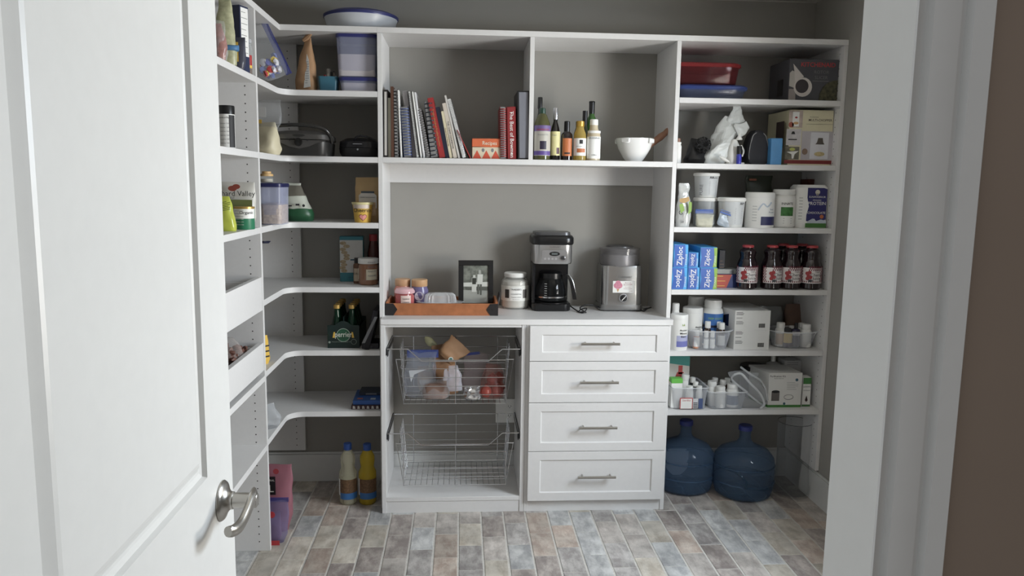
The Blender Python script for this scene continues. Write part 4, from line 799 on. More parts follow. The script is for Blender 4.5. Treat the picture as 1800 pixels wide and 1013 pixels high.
# ---------------------------------------------------------------- coffee maker
x, w_, h = B(933, 1008, 409, CT, .16); w_ *= .985
t = T('coffee_maker', 'black and steel drip coffee maker with glass carafe', 'appliance', (x, .15, CT)); CD = .18
BK = mt((20, 20, 22), .28); hb = h
ob('base', rbox([(w_*.88, CD*.92, .03, 0), (w_*.93, CD*.95, .035, .004), (w_*.93, CD*.95, .035, .032), (w_*.88, CD*.9, .03, .036)]), BK, t, loc=(-.002, CD/2, 0))
ob('tower', bx(-w_*.46, w_*.44, CD*.62, CD, .03, h*.74, .01), BK, t)
ob('side_column', bx(-w_*.475, -w_*.40, .03, CD*.7, .034, h*.62, .004), mt((30, 30, 33), .2), t)
ob('warming_plate', cyl(w_*.36, .036, .040, 32), mt((40, 40, 42), .3, .6), t, loc=(0, CD*.36, 0))
ob('brew_head', mv(rbox([(w_*.90, CD*.9, .035, h*.605), (w_*.93, CD*.94, .035, h*.62), (w_*.93, CD*.94, .035, h*.845)]), 0, CD*.48), mt((196, 196, 196), .28, .9, var=.03), t, label='brushed steel brew head')
ob('top_lid', mv(rbox([(w_*.96, CD*.96, .04, h*.845), (w_*1.0, CD*.99, .04, h*.86), (w_*1.0, CD*.99, .04, h*.93), (w_*.95, CD*.93, .04, h*.955), (w_*.9, CD*.88, .04, h*.965)]), 0, CD*.49), BK, t)
ob('lid_top', mv(rbox([(w_*.86, CD*.8, .03, h*.965), (w_*.84, CD*.78, .03, h), (w_*.5, CD*.5, .03, h*.998)]), 0, CD*.5), mt((90, 90, 92), .35, .5), t)
yf = CD*.01-.0006
ob('control_panel', face([(-w_*.27+.0, h*.64), (w_*.30, h*.64), (w_*.32, h*.66), (w_*.32, h*.76), (w_*.29, h*.78), (-w_*.25, h*.78), (-w_*.27, h*.76)], yf, .0015), mt((178, 178, 180), .3, .7), t)
ob('display', disc(w_*.03, h*.735, w_*.125, yf-.002, rz=h*.028), BLACK, t); ob('display_screen', rect(-w_*.04, w_*.10, h*.723, h*.747, yf-.003), mt((96, 104, 104), .3), t)
for k in range(4): ob('button', disc(-w_*.19+w_*.085*k, h*.672, w_*.028, yf-.002, rz=h*.014), mt((200, 200, 202), .3, .5), t)
ob('dial', mv(rot(lathe([(w_*.052, 0), (w_*.05, .008), (w_*.03, .010)], 20), PI/2, 'X'), w_*.235, yf-.001, h*.685), mt((90, 90, 92), .25, .7), t)
ob('lettering', tx('CUISINART', .010, w_*.04, h*.812, yf-.0006), mt((110, 110, 112), .4), t, smooth=False)
cr = w_*.385
c = ob('carafe', mv(lathe([(cr*.72, .040), (cr*.95, .048), (cr, .07), (cr*.98, .10), (cr*.80, .145), (cr*.66, .158), (cr*.62, .160), (cr*.64, .157), (cr*.78, .143), (cr*.955, .10), (cr*.975, .07), (cr*.93, .050), (cr*.7, .043)], 40), 0, CD*.42), clear((30, 32, 34), .25, .03, 2), t)
ob('carafe_lid', mv(lathe([(cr*.66, .158), (cr*.72, .160), (cr*.72, .176), (cr*.5, .184)], 32), 0, CD*.42), BK, c)
ob('carafe_band', mv(lathe([(cr*1.0, .062), (cr*1.012, .063), (cr*1.012, .068), (cr*1.0, .069)], 40, False), 0, CD*.42), CHROME, c)
ob('carafe_collar', mv(lathe([(cr*.70, .150), (cr*.73, .152), (cr*.73, .160)], 40, False), 0, CD*.42), BK, c)
ob('carafe_handle', loft([[(p.x+a, p.y+b, p.z) for a, b in ((-.013, -.01), (.004, -.01), (.004, .01), (-.013, .01))] for p in bez([(cr*.68, CD*.26, .168), (cr*1.0, CD*.16, .168), (cr*1.24, CD*.1, .14), (cr*1.38, CD*.06, .09), (cr*1.44, CD*.04, .058)], 6)]), BK, c)
ob('handle_trim', tube(bez([(cr*1.02, CD*.11, .174), (cr*1.26, CD*.055, .142), (cr*1.41, CD*.02, .092), (cr*1.46, CD*.0, .060)], 6), .0024, 8), STEEL, c, label='chrome handle strip')
ob('cup_marks', mv(wrap(join(*[rect(-.012, .0, .075+.011*k, .0765+.011*k, 0) for k in range(6)]), cr, .001, -.35), 0, CD*.42), W1, c, kind='stuff')
# ---------------------------------------------------------------- ice cream maker
x, w_, h = B(1053, 1132, 433, CT, .17)
t = T('ice_cream_maker', 'brushed steel ice cream maker with clear lid and cone sticker', 'appliance', (x, .16, CT)); D2 = .175; bw = w_*.95
ob('base', mv(rbox([(w_*.96, D2, .03, .006), (w_, D2+.005, .035, .012), (bw, D2-.004, .03, .03)]), 0, D2/2), mt((150, 150, 150), .3, .8), t)
for sx in (-1, 1):
    for sy in (.02, D2-.03): ob('foot', mv(cyl(.008, 0, .0065, 10), sx*w_*.40, sy+.01), BLACK, t)
ob('housing', mv(rbox([(bw*.965, D2*.96, .035, .026), (bw*.955, D2*.95, .035, h*.66), (bw*.93, D2*.92, .035, h*.70)]), 0, D2/2), mt((178, 178, 177), .26, .9, var=.03, sc=3), t, label='brushed steel housing')
lr = bw*.47
ob('lid', mv(lathe([(lr*.98, h*.70), (lr, h*.71), (lr*.98, h*.93), (lr*1.02, h*.935), (lr*1.02, h*.955), (lr*.7, h*.975), (lr*.66, h*.955)], 40), 0, D2/2), clear((150, 148, 150), .42, .08, 2), t)
ob('mixing_bowl', mv(lathe([(lr*.9, h*.69), (lr*.92, h*.72), (lr*.86, h*.86), (lr*.84, h*.73)], 36), 0, D2/2), mt((150, 148, 150), .35, .5), t); ob('lid_top', mv(lathe([(lr*.68, h*.955), (lr*.66, h*.985), (lr*.5, h), (lr*.2, h*1.0)], 32), 0, D2/2), mt((84, 84, 86), .3), t)
yf = D2*.02+.001-.0006
ob('sticker', rect(-bw*.22, bw*.285, h*.29, h*.47, yf-.0008), W1, t)
ob('ice_cream_picture', join(*[disc(-bw*.10+a, h*.40+b, .013, yf-.0018-.0002*k) for k, (a, b) in enumerate(((-.008, 0), (.008, .0), (0, .011), (0, -.004)))]), mt((214, 130, 154), .5, var=.2, sc=120), t, kind='stuff'); ob('cone_picture', face([(-bw*.10-.006, h*.345), (-bw*.10, h*.295), (-bw*.10+.006, h*.345)][::-1], yf-.0014), mt((210, 160, 90), .5), t)
ob('lettering', join(tx('Born to', .009, bw*.13, h*.435, yf-.0016), tx('SCOOP!', .012, bw*.13, h*.40, yf-.0016), tx('ice cream', .007, bw*.13, h*.37, yf-.0016), tx('frozen yogurt', .007, bw*.13, h*.345, yf-.0016), tx('sorbet', .006, bw*.2, h*.31, yf-.0016)), mt((140, 40, 50), .5), t, smooth=False)
ob('lettering', tx('CUISINART', .0135, bw*.06, h*.515, yf-.0008), mt((110, 110, 110), .4), t, smooth=False)
ob('dial', mv(rot(lathe([(.020, 0), (.0205, .004), (.017, .006), (.016, .009)], 28), PI/2, 'X'), bw*.03, yf, h*.21), SILV, t)
ob('dial_knob', join(mv(rot(lathe([(.0165, 0), (.0155, .011), (.01, .012)], 24), PI/2, 'X'), bw*.03, yf-.004, h*.21)), BLACK, t); ob('pointer', rot(mv(bx(-.0016, .0016, -.003, 0, -.014, .014), bw*.03, yf-.016, h*.21), .75, 'Y', (bw*.03, 0, h*.21)), W1, t)
x0 = X(1008, .2, CT); x1 = X(1052, .2, CT)
tag(ob('power_cord', join(tube(bez([(x0-.03, .20, CT+.03), (x0+.01, .14, CT+.005), (x0+.03, .10, CT+.004), (x0+.05, .12, CT+.02), (x0+.03, .15, CT+.012), (x0+.012, .12, CT+.004), (x0+.03, .09, CT+.010), (x0+.045, .11, CT+.004), (x0+.02, .13, CT+.02), (x0+.05, .16, CT+.03), (x0+.09, .17, CT+.028), (x1+.01, .2, CT+.01)], 6), .003, 6)), BLACK),
    'looped black power cord between the coffee maker and ice cream maker', 'cord')
xr = X(1132, .1, CT); tag(ob('power_cord', tube(bez([(xr-.01, .19, CT+.01), (xr+.01, .15, CT+.004), (xr+.03, .16, CT+.014), (xr+.05, .17, CT+.018), (xr+.02, .19, CT+.006), (xr+.04, .21, CT+.008)], 6), .003, 6), BLACK), 'short black cord at the right side of the ice cream maker', 'cord')
# ================================================================== WIRE BASKETS
def basket(v_top, v_bot, label):
    yf = -.035; yb_ = .26; zt = Z(800, v_top, yf); zb = Z(800, v_bot, yf)+.004
    xl, xr_ = BX0+TP+.006, BXM-TP-.006
    t = T('wire_basket', '', '', (0, 0, 0)); del t['label']; del t['category']; t.parent = bc; t.matrix_parent_inverse = Matrix.Translation(-bc.location)
    x = lambda u: X(u, yf, zt)
    dip = zt-(636-614)*.00249
    rail = [(xl, yf, zt), (x(717), yf, zt), (x(741), yf, dip), (x(859), yf, dip), (x(883), yf, zt), (xr_, yf, zt)]
    ob('top_rail', join(tube(rail, .0028, 8), tube([(xl, yf, zt), (xl, yb_, zt), (xr_, yb_, zt), (xr_, yf, zt)], .0024, 6)), CHROME, t)
    b0, b1 = x(709), x(890); G = []; zm = zt-.05
    lvl = [zb+(zm-.0-zb)*k/5 for k in range(6)]
    for k, z in enumerate(lvl):
        f = k/5; e = .018*f
        G.append(tube([(b0, yf, z), (b1, yf, z), (b1+e, yf+.02, z), (b1+e, yb_-.01, z), (b0-e, yb_-.01, z), (b0-e, yf+.02, z)], .0015, 5, True))
    for u in (709, 801, 890): G.append(tube([(x(u), yf, zb-.002), (x(u), yf, zt if u != 801 else dip)], .0022, 6))
    for u in (720, 801, 880): G.append(tube([(X(u, yf, zt), yb_-.01, zb), (X(u, yf, zt), yb_-.008, zt)], .002, 6))
    for e_, s_ in ((b0, -1), (b1, 1)):
        G.append(tube([(e_+s_*.001, yf+.02, zb), (e_+s_*.034, yf+.02, zm)], .002, 6)); G.append(tube([(e_, yf, zm+.003), (e_+s_*.034, yf, zm+.003)], .002, 6))
        for q in range(1, 5):
            yy = yf+.02+(yb_-yf-.03)*q/5; G.append(tube([(e_, yy, zb), (e_+s_*.02, yy, zt)], .0015, 5))
    n = 18
    for k in range(1, n): G.append(tube([(b0+(b1-b0)*k/n, yf, zb), (b0+(b1-b0)*k/n, yb_-.01, zb)], .0013, 4))
    ob('wire_grid', join(*G), CHROME, t)
    ob('grid_bars', join(*[tube([(b0, yf+(yb_-yf)*k/4, zb-.003), (b1, yf+(yb_-yf)*k/4, zb-.003)], .002, 5) for k in range(1, 4)]), CHROME, t, kind='stuff')
    for s_, xx in ((1, BX0+TP), (-1, BXM-TP)):
        a, b = sorted((xx+s_*.0005, xx+s_*.006)); ob('slide_rail', bx(a, b, yf+.005, yb_+.03, zt-.030, zt-.002, .001), mt((70, 70, 74), .35, .7), t)
        a, b = sorted((xx+s_*.006, xx+s_*.010)); ob('slide_bracket', bx(a, b, yf-.002, yf+.03, zt-.034, zt+.004, .001), DARK, t)
    return zb, b0, b1, zt
zb, b0, b1, zt1 = basket(614, 711, ''); ZB2 = basket(762, 854, '')
ZBB = zb+.003
# groceries in the upper basket
def bxp(u, y=.08): return X(u, y, ZBB+.05)
t = zipbag('zip_bag', 'large zip bag with blue strip at the left of the upper basket', 'bag', bxp(737), .08, ZBB, .135, .09, .215, 101, clear((170, 176, 190), .22, .2), (60, 80, 150), topw=1.05, lean=.008, cr=.014, zh=.05)
ob('label', face([(-.045, .13), (.035, .135), (-.02, .112), (-.035, .075)][::-1], -.040), clear((215, 218, 222), .6, .2), t)
t = T('paper_bag', 'crumpled brown paper bag with small round sticker in the upper basket', 'bag', (bxp(789), .13, ZBB), .15, ry=-.12)
ob('pouch', pillow(.11, .09, .235, 103, .020, topw=1.0, lean=0), mt((142, 102, 66), .7, var=.15, bump=.3), t); ob('folded_flap', mv(rot(pillow(.10, .03, .10, 104, .014, topw=1.2), .9, 'Y'), .0, -.03, .17), mt((156, 114, 72), .65, var=.12), t)
ob('sticker', join(disc(.020, .175, .011, -.066)), W1, t); ob('sticker_center', disc(.020, .175, .008, -.0672), mt((70, 120, 110), .5), t)
t = T('bread_bag', 'twisted clear bag neck sticking up behind the paper bag', 'bag', (bxp(752, .16), .16, ZBB), 0)
ob('neck', tube(bez([(.015, 0, .10), (.020, 0, .17), (.038, 0, .215), (.014, 0, .235), (-.012, 0, .262)], 5), [.02, .016, .012, .010, .010, .010, .008, .006, .006, .006, .007, .010, .013, .016, .018, .02, .02, .018, .014, .008, .004], 10), clear((214, 214, 170), .5, .15), t)
ob('pouch', pillow(.09, .08, .12, 106, .01), clear((200, 180, 150), .6, .2), t)
t = T('plastic_bag', 'knotted white plastic bag hanging in the centre of the upper basket', 'bag', (bxp(801, .0), .012, ZBB+.045), 0, ry=-.10)
ob('film', pillow(.075, .05, .115, 107, .016, topw=.5), clear((215, 215, 225), .36, .12), t); ob('torn_corner', mv(pillow(.05, .02, .05, 109, .01, topw=.2), -.032, 0, .05), clear((218, 218, 228), .42, .12), t)
t = T('loaf_bag', 'clear bag holding a brown loaf low in the upper basket', 'bag', (bxp(765, .03), .055, ZBB), 0)
ob('loaf', mv(rbox([(.11, .07, .03, 0), (.12, .08, .035, .03), (.10, .06, .03, .06), (.06, .04, .02, .068)]), 0, 0, .002), mt((140, 108, 92), .8, var=.2, bump=.4), t); ob('film', pillow(.135, .095, .085, 111, .012), CLR, t)
t = T('plastic_bag', 'cloudy zip bag with blue edge behind the centre wire', 'bag', (bxp(833, .10), .13, ZBB), -.1)
ob('film', pillow(.12, .06, .19, 113, .014, topw=.9, lean=.01), clear((170, 154, 158), .3, .2), t); ob('zip_strip', rot(bx(-.05, .05, -.004, .004, .182, .194), -.12, 'Y'), clear((60, 76, 150), .7, .3), t)
t = T('foil_ball', 'crumpled silver foil bundle in the lower right of the upper basket', 'foil', (bxp(830, .0), .02, ZBB), 0)
g = pillow(.075, .06, .058, 115, .016, fr=22); ob('foil', g, mt((205, 205, 208), .15, .95), t, smooth=False)
t = T('onion_bag', 'red mesh bag of onions and apples at the right of the upper basket', 'bag', (bxp(866, .06), .08, ZBB), 0)
for k, (dx, dy, dz, rr_, c) in enumerate(((-.032, -.03, .028, .028, (176, 62, 46)), (.022, -.02, .030, .030, (150, 58, 54)), (-.012, .03, .030, .03, (132, 54, 58)), (.030, .04, .03, .03, (170, 70, 50)), (.0, 0, .078, .028, (140, 60, 60)), (.030, .02, .082, .025, (150, 66, 56)))):
    o = T('onion', 'x', 'x', (dx, dy, dz)); del o['label']; del o['category']; o.parent = t; ob('skin', lathe([(.002, -rr_*.95), (rr_*.6, -rr_*.8), (rr_, -rr_*.1), (rr_*.85, rr_*.5), (rr_*.35, rr_*.88), (rr_*.1, rr_*1.1)], 18), mt(c, .3, var=.15), o)
ob('mesh', pillow(.125, .14, .15, 117, .01, topw=.55), clear((190, 120, 110), .22, .3), t)
# wall outlet behind the baskets
x = X(894, D, .6); zo = Z(894, 722, D)
t = T('wall_outlet', 'white wall outlet on the wall behind the wire baskets', 'outlet', (x, D-.006, zo)); ob('cover_plate', mv(bx(-.062, .045, 0, .0055, -.062, .062, .002)), W1, t)
for k in (-1, 1):
    r_ = ob('receptacle', rbox([(.034, .028, .01, 0), (.033, .027, .01, .0015)]), W1, t, loc=(0.008, -.0002, k*.024)); r_.rotation_euler = (PI/2, 0, 0)
    ob('slots', join(bx(-.007, -.005, -.003, .005, .0016, .0019), bx(.005, .007, -.003, .005, .0016, .0019), mv(cyl(.002, .0016, .0019, 8), 0, -.007)), INK, r_, kind='stuff')
# ================================================================== RIGHT SHELVES
r1, r2, r3, r4, r5, r6 = SR
xs = XR+.002
# ---- first shelf: two stacked containers, slicer box
def oblong(name, label, xc, yc, z, w, d, h, body, lid, rimz=.8):
    t = T(name, label, 'container', (xc, yc, z))
    ob('tub_body', rbox([(w*.84, d*.84, .04, 0), (w*.88, d*.88, .045, .006), (w*.95, d*.95, .05, h*rimz), (w*.94, d*.94, .05, h*rimz), (w*.86, d*.86, .04, .008)], 7), body, t)
    ob('lid', rbox([(w*.97, d*.97, .05, h*rimz-.004), (w, d, .055, h*rimz), (w, d, .055, h*rimz+.010), (w*.93, d*.93, .05, h*.985), (w*.80, d*.80, .045, h)], 7), lid, t)
    return t
x1 = X(1321, .04, r1+.04); hb = Z(1250, 148, .04)-r1; ht = Z(1250, 108, .04)-r1-hb; wd = .34
oblong('storage_container', 'wide clear container with blue lid, underneath the red one', x1-wd/2+.0, .04+.13, r1, wd-.004, .26, hb, clear((130, 140, 170), .18, .1), clear((70, 90, 160), .6, .25), .72)
x2 = X(1311, .05, r1+.1)
oblong('storage_container', 'red-tinted clear container with red lid stacked on the blue one', x2-wd/2+.003, .045+.13, r1+hb+.0005, wd-.02, .25, ht, clear((140, 84, 88), .16, .1, 2, (230, 186, 186)), clear((164, 60, 62), .5, .25, 2, (226, 160, 160)), .82)
xa, xb = X(1387, .035, r1+.1), XE-TP-.003; h = Z(1430, 104, .035)-r1
def fromleft(name, label, cat, y, z, xa, xb, d, h, m, **k): return carton(name, label, cat, (xa+xb)/2, y+d/2, z, xb-xa, d, h, m, **k)
t = fromleft('slicer_box', 'dark grey appliance box with white slicer picture and red name', 'box', .035, r1, xa, xb, .22, h, mt((74, 74, 80), .45)); w_ = xb-xa; y = -.1102
t.location.x -= 0
ob('lettering', tx('KITCHENAID', .027, .018, h*.82, y, .012), mt((190, 34, 38), .5), t, smooth=False); ob('lettering', join(tx('ROTOR', .020, .035, h*.66, y), tx('SLICER', .020, .035, h*.53, y), rect(-.005, .07, h*.475, h*.49, y)), mt((112, 112, 114), .5), t, smooth=False)
pic = mt((204, 196, 190), .4); q = lambda a, b: (-w_/2+a*w_, b*h)
ob('picture', face([q(-.0+.01, 0.01), q(.15, .01), q(.15, .28), q(.01, .28)], y), mt((150, 140, 136), .45), t, label='slicer base picture')
ob('picture', face([q(.01, .35), q(.14, .30), q(.26, .42), q(.26, .60), q(.06, .72), q(.01, .66)], y-.0003), mt((186, 180, 172), .45), t)
ob('picture', face([q(.07, .88), q(.30, .58), q(.12, .46), q(.10, .7)][::-1], y-.0006), pic, t); ob('picture', disc(*q(.29, .33), .042, y-.0009), pic, t); ob('picture', disc(*q(.27, .35), .030, y-.0015), mt((60, 54, 58), .4), t)
ob('bowl_picture', face([q(1-.001, .02), q(.63, .02), q(.64, .18), q(.70, .34), q(.80, .45), q(.92, .5), q(1-.001, .51)][::-1], y-.0002), mt((74, 72, 50), .5, var=.6, sc=70), t)
ob('side_print', rot(rect(-.03, .03, h*.15, h*.55, -.001), -PI/2), BLACK, t, loc=(-w_/2, -.02, 0))
# ---- second shelf
yb = .14
x, w_, h = B(1204, 1262, 243, r2, .14)
t = T('net_bag', 'black net bag with lattice end at the left of the white bag', 'bag', (X(1222, .12, r2+.05), .12, r2))
ob('pouch', pillow(.12, .12, .115, 131, .014, topw=.7, lean=.02), BLACK, t)
lat = []
for k in range(9):
    a = 2*PI*k/9
    for s_ in (-1, 1): lat.append(tube([(.018+.034*math.cos(a+s_*j*.22)*math.sin(.35+j*.33), -.055-.035*math.cos(.35+j*.33)*1.0, .085+.034*math.sin(a+s_*j*.22)*math.sin(.35+j*.33)) for j in range(6)], .0028, 5))
ob('lattice', join(*lat), mt((36, 36, 38), .3), t, kind='stuff')
t = T('white_canister', 'white bottle edge beside the hutch panel on the second shelf', 'bottle', (X(1191, .06, r2+.03), .06, r2)); ob('body', lathe([(.014, 0), (.016, .006), (.016, .075), (.012, .085), (.014, .088), (.014, .094)], 20), W1, t); ob('cap', lathe([(.010, .094), (.010, .11), (.008, .112)], 16), mt((150, 110, 90), .5), t)
WB = mt((222, 226, 224), .35, var=.02, spec=.6)
h = Z(1300, 184, .10)-r2
t = T('foil_bag', 'large crumpled white foil bag leaning right, second shelf', 'bag', (X(1255, .10, r2+.03), .10, r2), 0)
g = pillow(.135, .11, h*.80, 133, .020, topw=.62, lean=.085, flat=2.6, fr=10); ob('pouch', g, WB, t, smooth=False)
ob('folded_top', mv(rot(pillow(.085, .03, h*.36, 135, .016, topw=.55, lean=.02, fr=14), -.1, 'Y'), .088, -.004, h*.63), WB, t, smooth=False)
ob('corner_flap', mv(rot(pillow(.07, .022, .06, 137, .010, topw=.5, fr=14), 1.1, 'Y'), .085, -.03, h*.55), WB, t, smooth=False)
t = T('nasal_bottle', 'white squeeze bottle with pointed spout behind the blue bottle', 'bottle', (X(1290, .05, r2+.03), .055, r2)); h = Z(1295, 234, .05)-r2
ob('body', rbox([(.055, .04, .02, 0), (.062, .045, .022, .01), (.058, .04, .02, .05), (.045, .032, .016, .085), (.02, .02, .009, h*.80)]), W1, t)
ob('spout', mv(lathe([(.014, h*.78), (.014, h*.82), (.006, h*.9), (.003, h)], 14), .018, -.01), W1, t); ob('handle', tube(bez([(.028, -.01, .085), (.040, -.015, .06), (.034, -.015, .035)], 6), .0035, 8), W1, t)
ob('base_plate', bx(-.03, .046, -.022, .02, 0, .008, .003), W1, t)
t = T('dropper_bottle', 'small cobalt blue bottle with black cap in front of the white bottle', 'bottle', (X(1300, .01, r2+.03), .018, r2)); ob('body', lathe([(.010, 0), (.0115, .003), (.0115, .036), (.009, .044)], 18), mt((24, 40, 190), .1, coat=.5), t); ob('cap', lathe([(.011, .044), (.0112, .078), (.010, .08)], 18), BLACK, t)
t = T('plastic_nozzle', 'short white plastic spout lying beside the crumpled bag', 'tool', (X(1270, .02, r2+.01), .015, r2)); ob('nozzle', rot(mv(lathe([(.003, 0), (.007, .012), (.009, .022), (.005, .044), (.004, .05)], 14), 0, 0, 0), .95, 'Y'), W1, t); t.rotation_euler = (0, .0, 0); t.location = (X(1264, .02, r2+.02), .015, r2+.032); t.rotation_euler = (0, 1.1, 0)
h = Z(1330, 205, .07)-r2; x = X(1332, .07, r2+.06)
t = T('soft_case', 'black soft case with grey piping standing on the second shelf', 'case', (x, .10, r2)); P = []
def casep(s, y): return [(px*s, y, .004+(pz-.004)*(.5+.5*s) if s < 1 else pz) for px, pz in [(-.048, .01), (-.03, 0), (.03, 0), (.048, .01), (.052, .05), (.044, .10), (.03, .135), (.01, .155), (-.015, .155), (-.034, .135), (-.046, .10), (-.052, .05)]]
ob('case_body', loft([casep(.85, -.045), casep(.97, -.038), casep(1, -.02), casep(1, .03), casep(.9, .045)]), mt((44, 45, 52), .7, bump=.2), t)
ob('piping', tube(bez([(a*.86, -.043, .012+c*.88) for a, b, c in [(-.012, 0, .150), (-.034, 0, .135), (-.046, 0, .09), (-.052, 0, .04), (-.046, 0, .008), (-.02, 0, -.002), (.02, 0, -.002), (.046, 0, .008), (.052, 0, .04), (.046, 0, .09), (.034, 0, .13), (.02, 0, .145)]], 5), .0018, 6), mt((170, 172, 172), .4), t)
ob('piping', tube(bez([(a, -.020, c) for a, b, c in [(.03, 0, .138), (.046, 0, .105), (.055, 0, .05), (.052, 0, .01)]], 5), .0016, 6), mt((170, 172, 172), .4), t)
x, w_, h = B(1355, 1375, 243, r2, .02)
t = T('blue_box', 'bright blue narrow box standing in front of the chopper box', 'box', (x, .045, r2)); ob('box_body', cb(w_, .05, h, 0, .002), mt((54, 148, 214), .35), t)
xa, xb = X(1386, .05, r2+.1), X(1475, .05, r2+.1)-.001; h = Z(1430, 193.5, .05)-r2; w_ = xb-xa
t = fromleft('chopper_box', 'cream appliance box with food pictures and dark red stripe', 'box', .05, r2, xa, min(xb, XE-TP-.003), .25, h, mt((222, 214, 176), .45)); y = -.1252; q = lambda a, b: (-w_/2+a*w_, b*h)
R4 = lambda a0, a1, b0, b1, yy, m, n='picture', **k: ob(n, rect(q(a0, 0)[0], q(a1, 0)[0], b0*h, b1*h, yy), m, t, **k)
R4(0, .985, .03, .095, y, mt((140, 36, 38), .45), 'stripe')
R4(.05, .32, .68, .985, y, mt((196, 176, 164), .5, var=.2, sc=50)); R4(.02, .31, .36, .655, y, mt((204, 200, 202), .5, var=.1, sc=50)); R4(.0+.01, .29, .105, .335, y, mt((120, 116, 100), .5, var=.3, sc=50)); R4(.325, .97, .10, .62, y, mt((190, 184, 190), .5, var=.1, sc=12))
ob('picture', join(disc(*q(.10, .73), .012, y-.0007)), mt((176, 90, 70), .5), t); ob('picture', rect(q(.12, 0)[0], q(.25, 0)[0], .70*h, .96*h, y-.0007), W1, t); ob('picture', disc(*q(.19, .86), .006, y-.0014, rz=.004), RED, t); ob('picture', disc(*q(.19, .76), .012, y-.0014, rz=.006), mt((216, 170, 110), .5), t)
ob('picture', face([q(.11, .56), q(.19, .56), q(.17, .61), q(.13, .61)], y-.0007), DARK, t); ob('picture', rect(q(.06, 0)[0], q(.23, 0)[0], .455*h, .475*h, y-.0007), DARK, t); ob('picture', disc(*q(.15, .29), .013, y-.0007, rz=.007), mt((196, 204, 90), .5), t); ob('picture', face([q(.04, .24), q(.28, .26), q(.20, .20), q(.18, .12), q(.15, .12), q(.14, .20)][::-1], y-.0009), W1, t)
ob('picture', rect(q(.5, 0)[0], q(.86, 0)[0], .12*h, .6*h, y-.0007), mt((222, 222, 228), .45), t, label='white chopper picture'); ob('picture', face([q(.60, .385), q(.78, .385), q(.75, .42), q(.74, .5), q(.65, .5), q(.63, .42)], y-.0014), mt((92, 84, 76), .5), t); ob('picture', disc(*q(.69, .21), .024, y-.0014, rz=.010), mt((206, 186, 130), .5, var=.2, sc=100), t); ob('picture', disc(*q(.40, .25), .013, y-.0009, rz=.014), mt((140, 114, 96), .5), t)
ob('lettering', join(tx('MULTI-CHOPPER', .0145, q(.67, 0)[0], h*.80, y, .010), tx('PROFESSIONAL', .006, q(.55, 0)[0], h*.865, y), rect(q(.4, 0)[0], q(.93, 0)[0], h*.745, h*.749, y)), mt((70, 50, 44), .5), t, smooth=False)
ob('side_window', bx(-w_/2-.0009, -w_/2-.0002, -.105, -.02, h*.32, h*.80), mt((60, 42, 40), .4), t)
# ---- third shelf
t = T('coffee_bag', 'silver white snack bag with green leaf print at the hutch panel', 'bag', (X(1203, .04, r3+.05)-.004, .05, r3)); h = Z(1205, 322, .04)-r3
g = pillow(.072, .06, h, 141, .010, topw=.62, fr=12); ob('pouch', g, mt((214, 216, 214), .22, .3), t, smooth=False)
ob('print', join(face([(-.03, .10), (-.012, .105), (-.004, .075), (-.02, .06)][::-1], -.036), face([(.014, .115), (.028, .11), (.028, .07), (.014, .055)][::-1], -.036)), mt((140, 180, 60), .4), t); ob('print', face([(-.028, .125), (.014, .135), (.018, .118), (-.008, .105), (-.028, .112)][::-1], -.034), mt((190, 150, 80), .5), t); ob('lettering', join(tx('G', .028, -.020, .055, -.034), tx('28', .014, -.012, .018, -.034)), INK, t, smooth=False)
def pail(label, u0, u1, v, y, z, m=None, lid=True, taper=.82, txts=1, body=None):
    x, w_, h = B(u0, u1, v, z, y); r_ = w_/2
    t = T('plastic_pail', label, 'tub', (x, y, z)); ob('tub_body', lathe([(r_*taper, 0), (r_*(taper+.01), .002), (r_*.93, h*.90), (r_*.93, h*.92)], 36), body or mt((216, 218, 216), .4), t)
    ob('lid', lathe([(r_*.97, h*.865), (r_, h*.88), (r_, h*.95), (r_*.96, h*.985), (r_*.85, h)], 36), W1, t)
    rt = (r_*(taper+.01), 0, r_*.93, h*.9)
    if txts:
        ob('label', RW(([(a, 0, zz) for zz in (h*.08, h*.86) for a in [-.05+.00625*i for i in range(17)]], [(i, i+1, 18+i, 17+i) for i in range(16)]), rt, out=.0003), mt((206, 210, 212), .45), t)
        ob('lettering', RW(join(tx('AA', .015, .008 if txts == 1 else .03, h*.76, 0, .03), rect(.02, .042, h*.78, h*.80, 0) if txts == 1 else rect(.038, .046, h*.8, h*.815, 0)), rt), INK, t, smooth=False)
        ob('print', RW(join(*[rect(-.002, .036, h*(.14+.05*k), h*(.14+.05*k)+.0012, 0) for k in range(11)], tx('PURE', .022, -.030, h*.3, 0, 0, PI/2)), rt), GREY, t, smooth=False)
    return t, x, h
ta, xa_, ha = pail('lower cloudy white tub with flat lid under the tall pail', 1218, 1260, 347, .12, r3, txts=0, taper=.9, body=clear((190, 194, 196), .7, .3))
pail('tall white plastic pail stacked on the cloudy tub', 1219, 1263.5, 304, .12, r3+ha+.0006, taper=.80)
pail('white plastic pail with printed side standing right of the stack', 1261, 1309, 347, .06, r3, taper=.80, txts=2)
t = zipbag('zip_bag', 'small clear zip bag of pale chunks lying before the stacked tubs', 'bag', X(1240, .02, r3+.03), .03, r3, .075, .05, .075, 143, CLR, (40, 90, 180), cr=.012); ob('contents', pillow(.085, .06, .055, 145, .010), mt((200, 198, 176), .6, var=.12, sc=50), t)
t = T('zip_bag', 'empty clear bag with blue striped zip lying before the printed pail', 'bag', (X(1276, -.0, r3+.02), .018, r3), 0); ob('film', mv(rot(pillow(.085, .014, .06, 147, .006, topw=1), .30, 'Y'), 0, 0, .002), clear((190, 205, 220), .4, .12), t)
ob('zip_strip', rot(join(bx(-.045, .04, -.010, -.007, .055, .064), bx(-.045, .04, -.010, -.007, .068, .071)), .30, 'Y'), mt((40, 90, 176), .4), t)
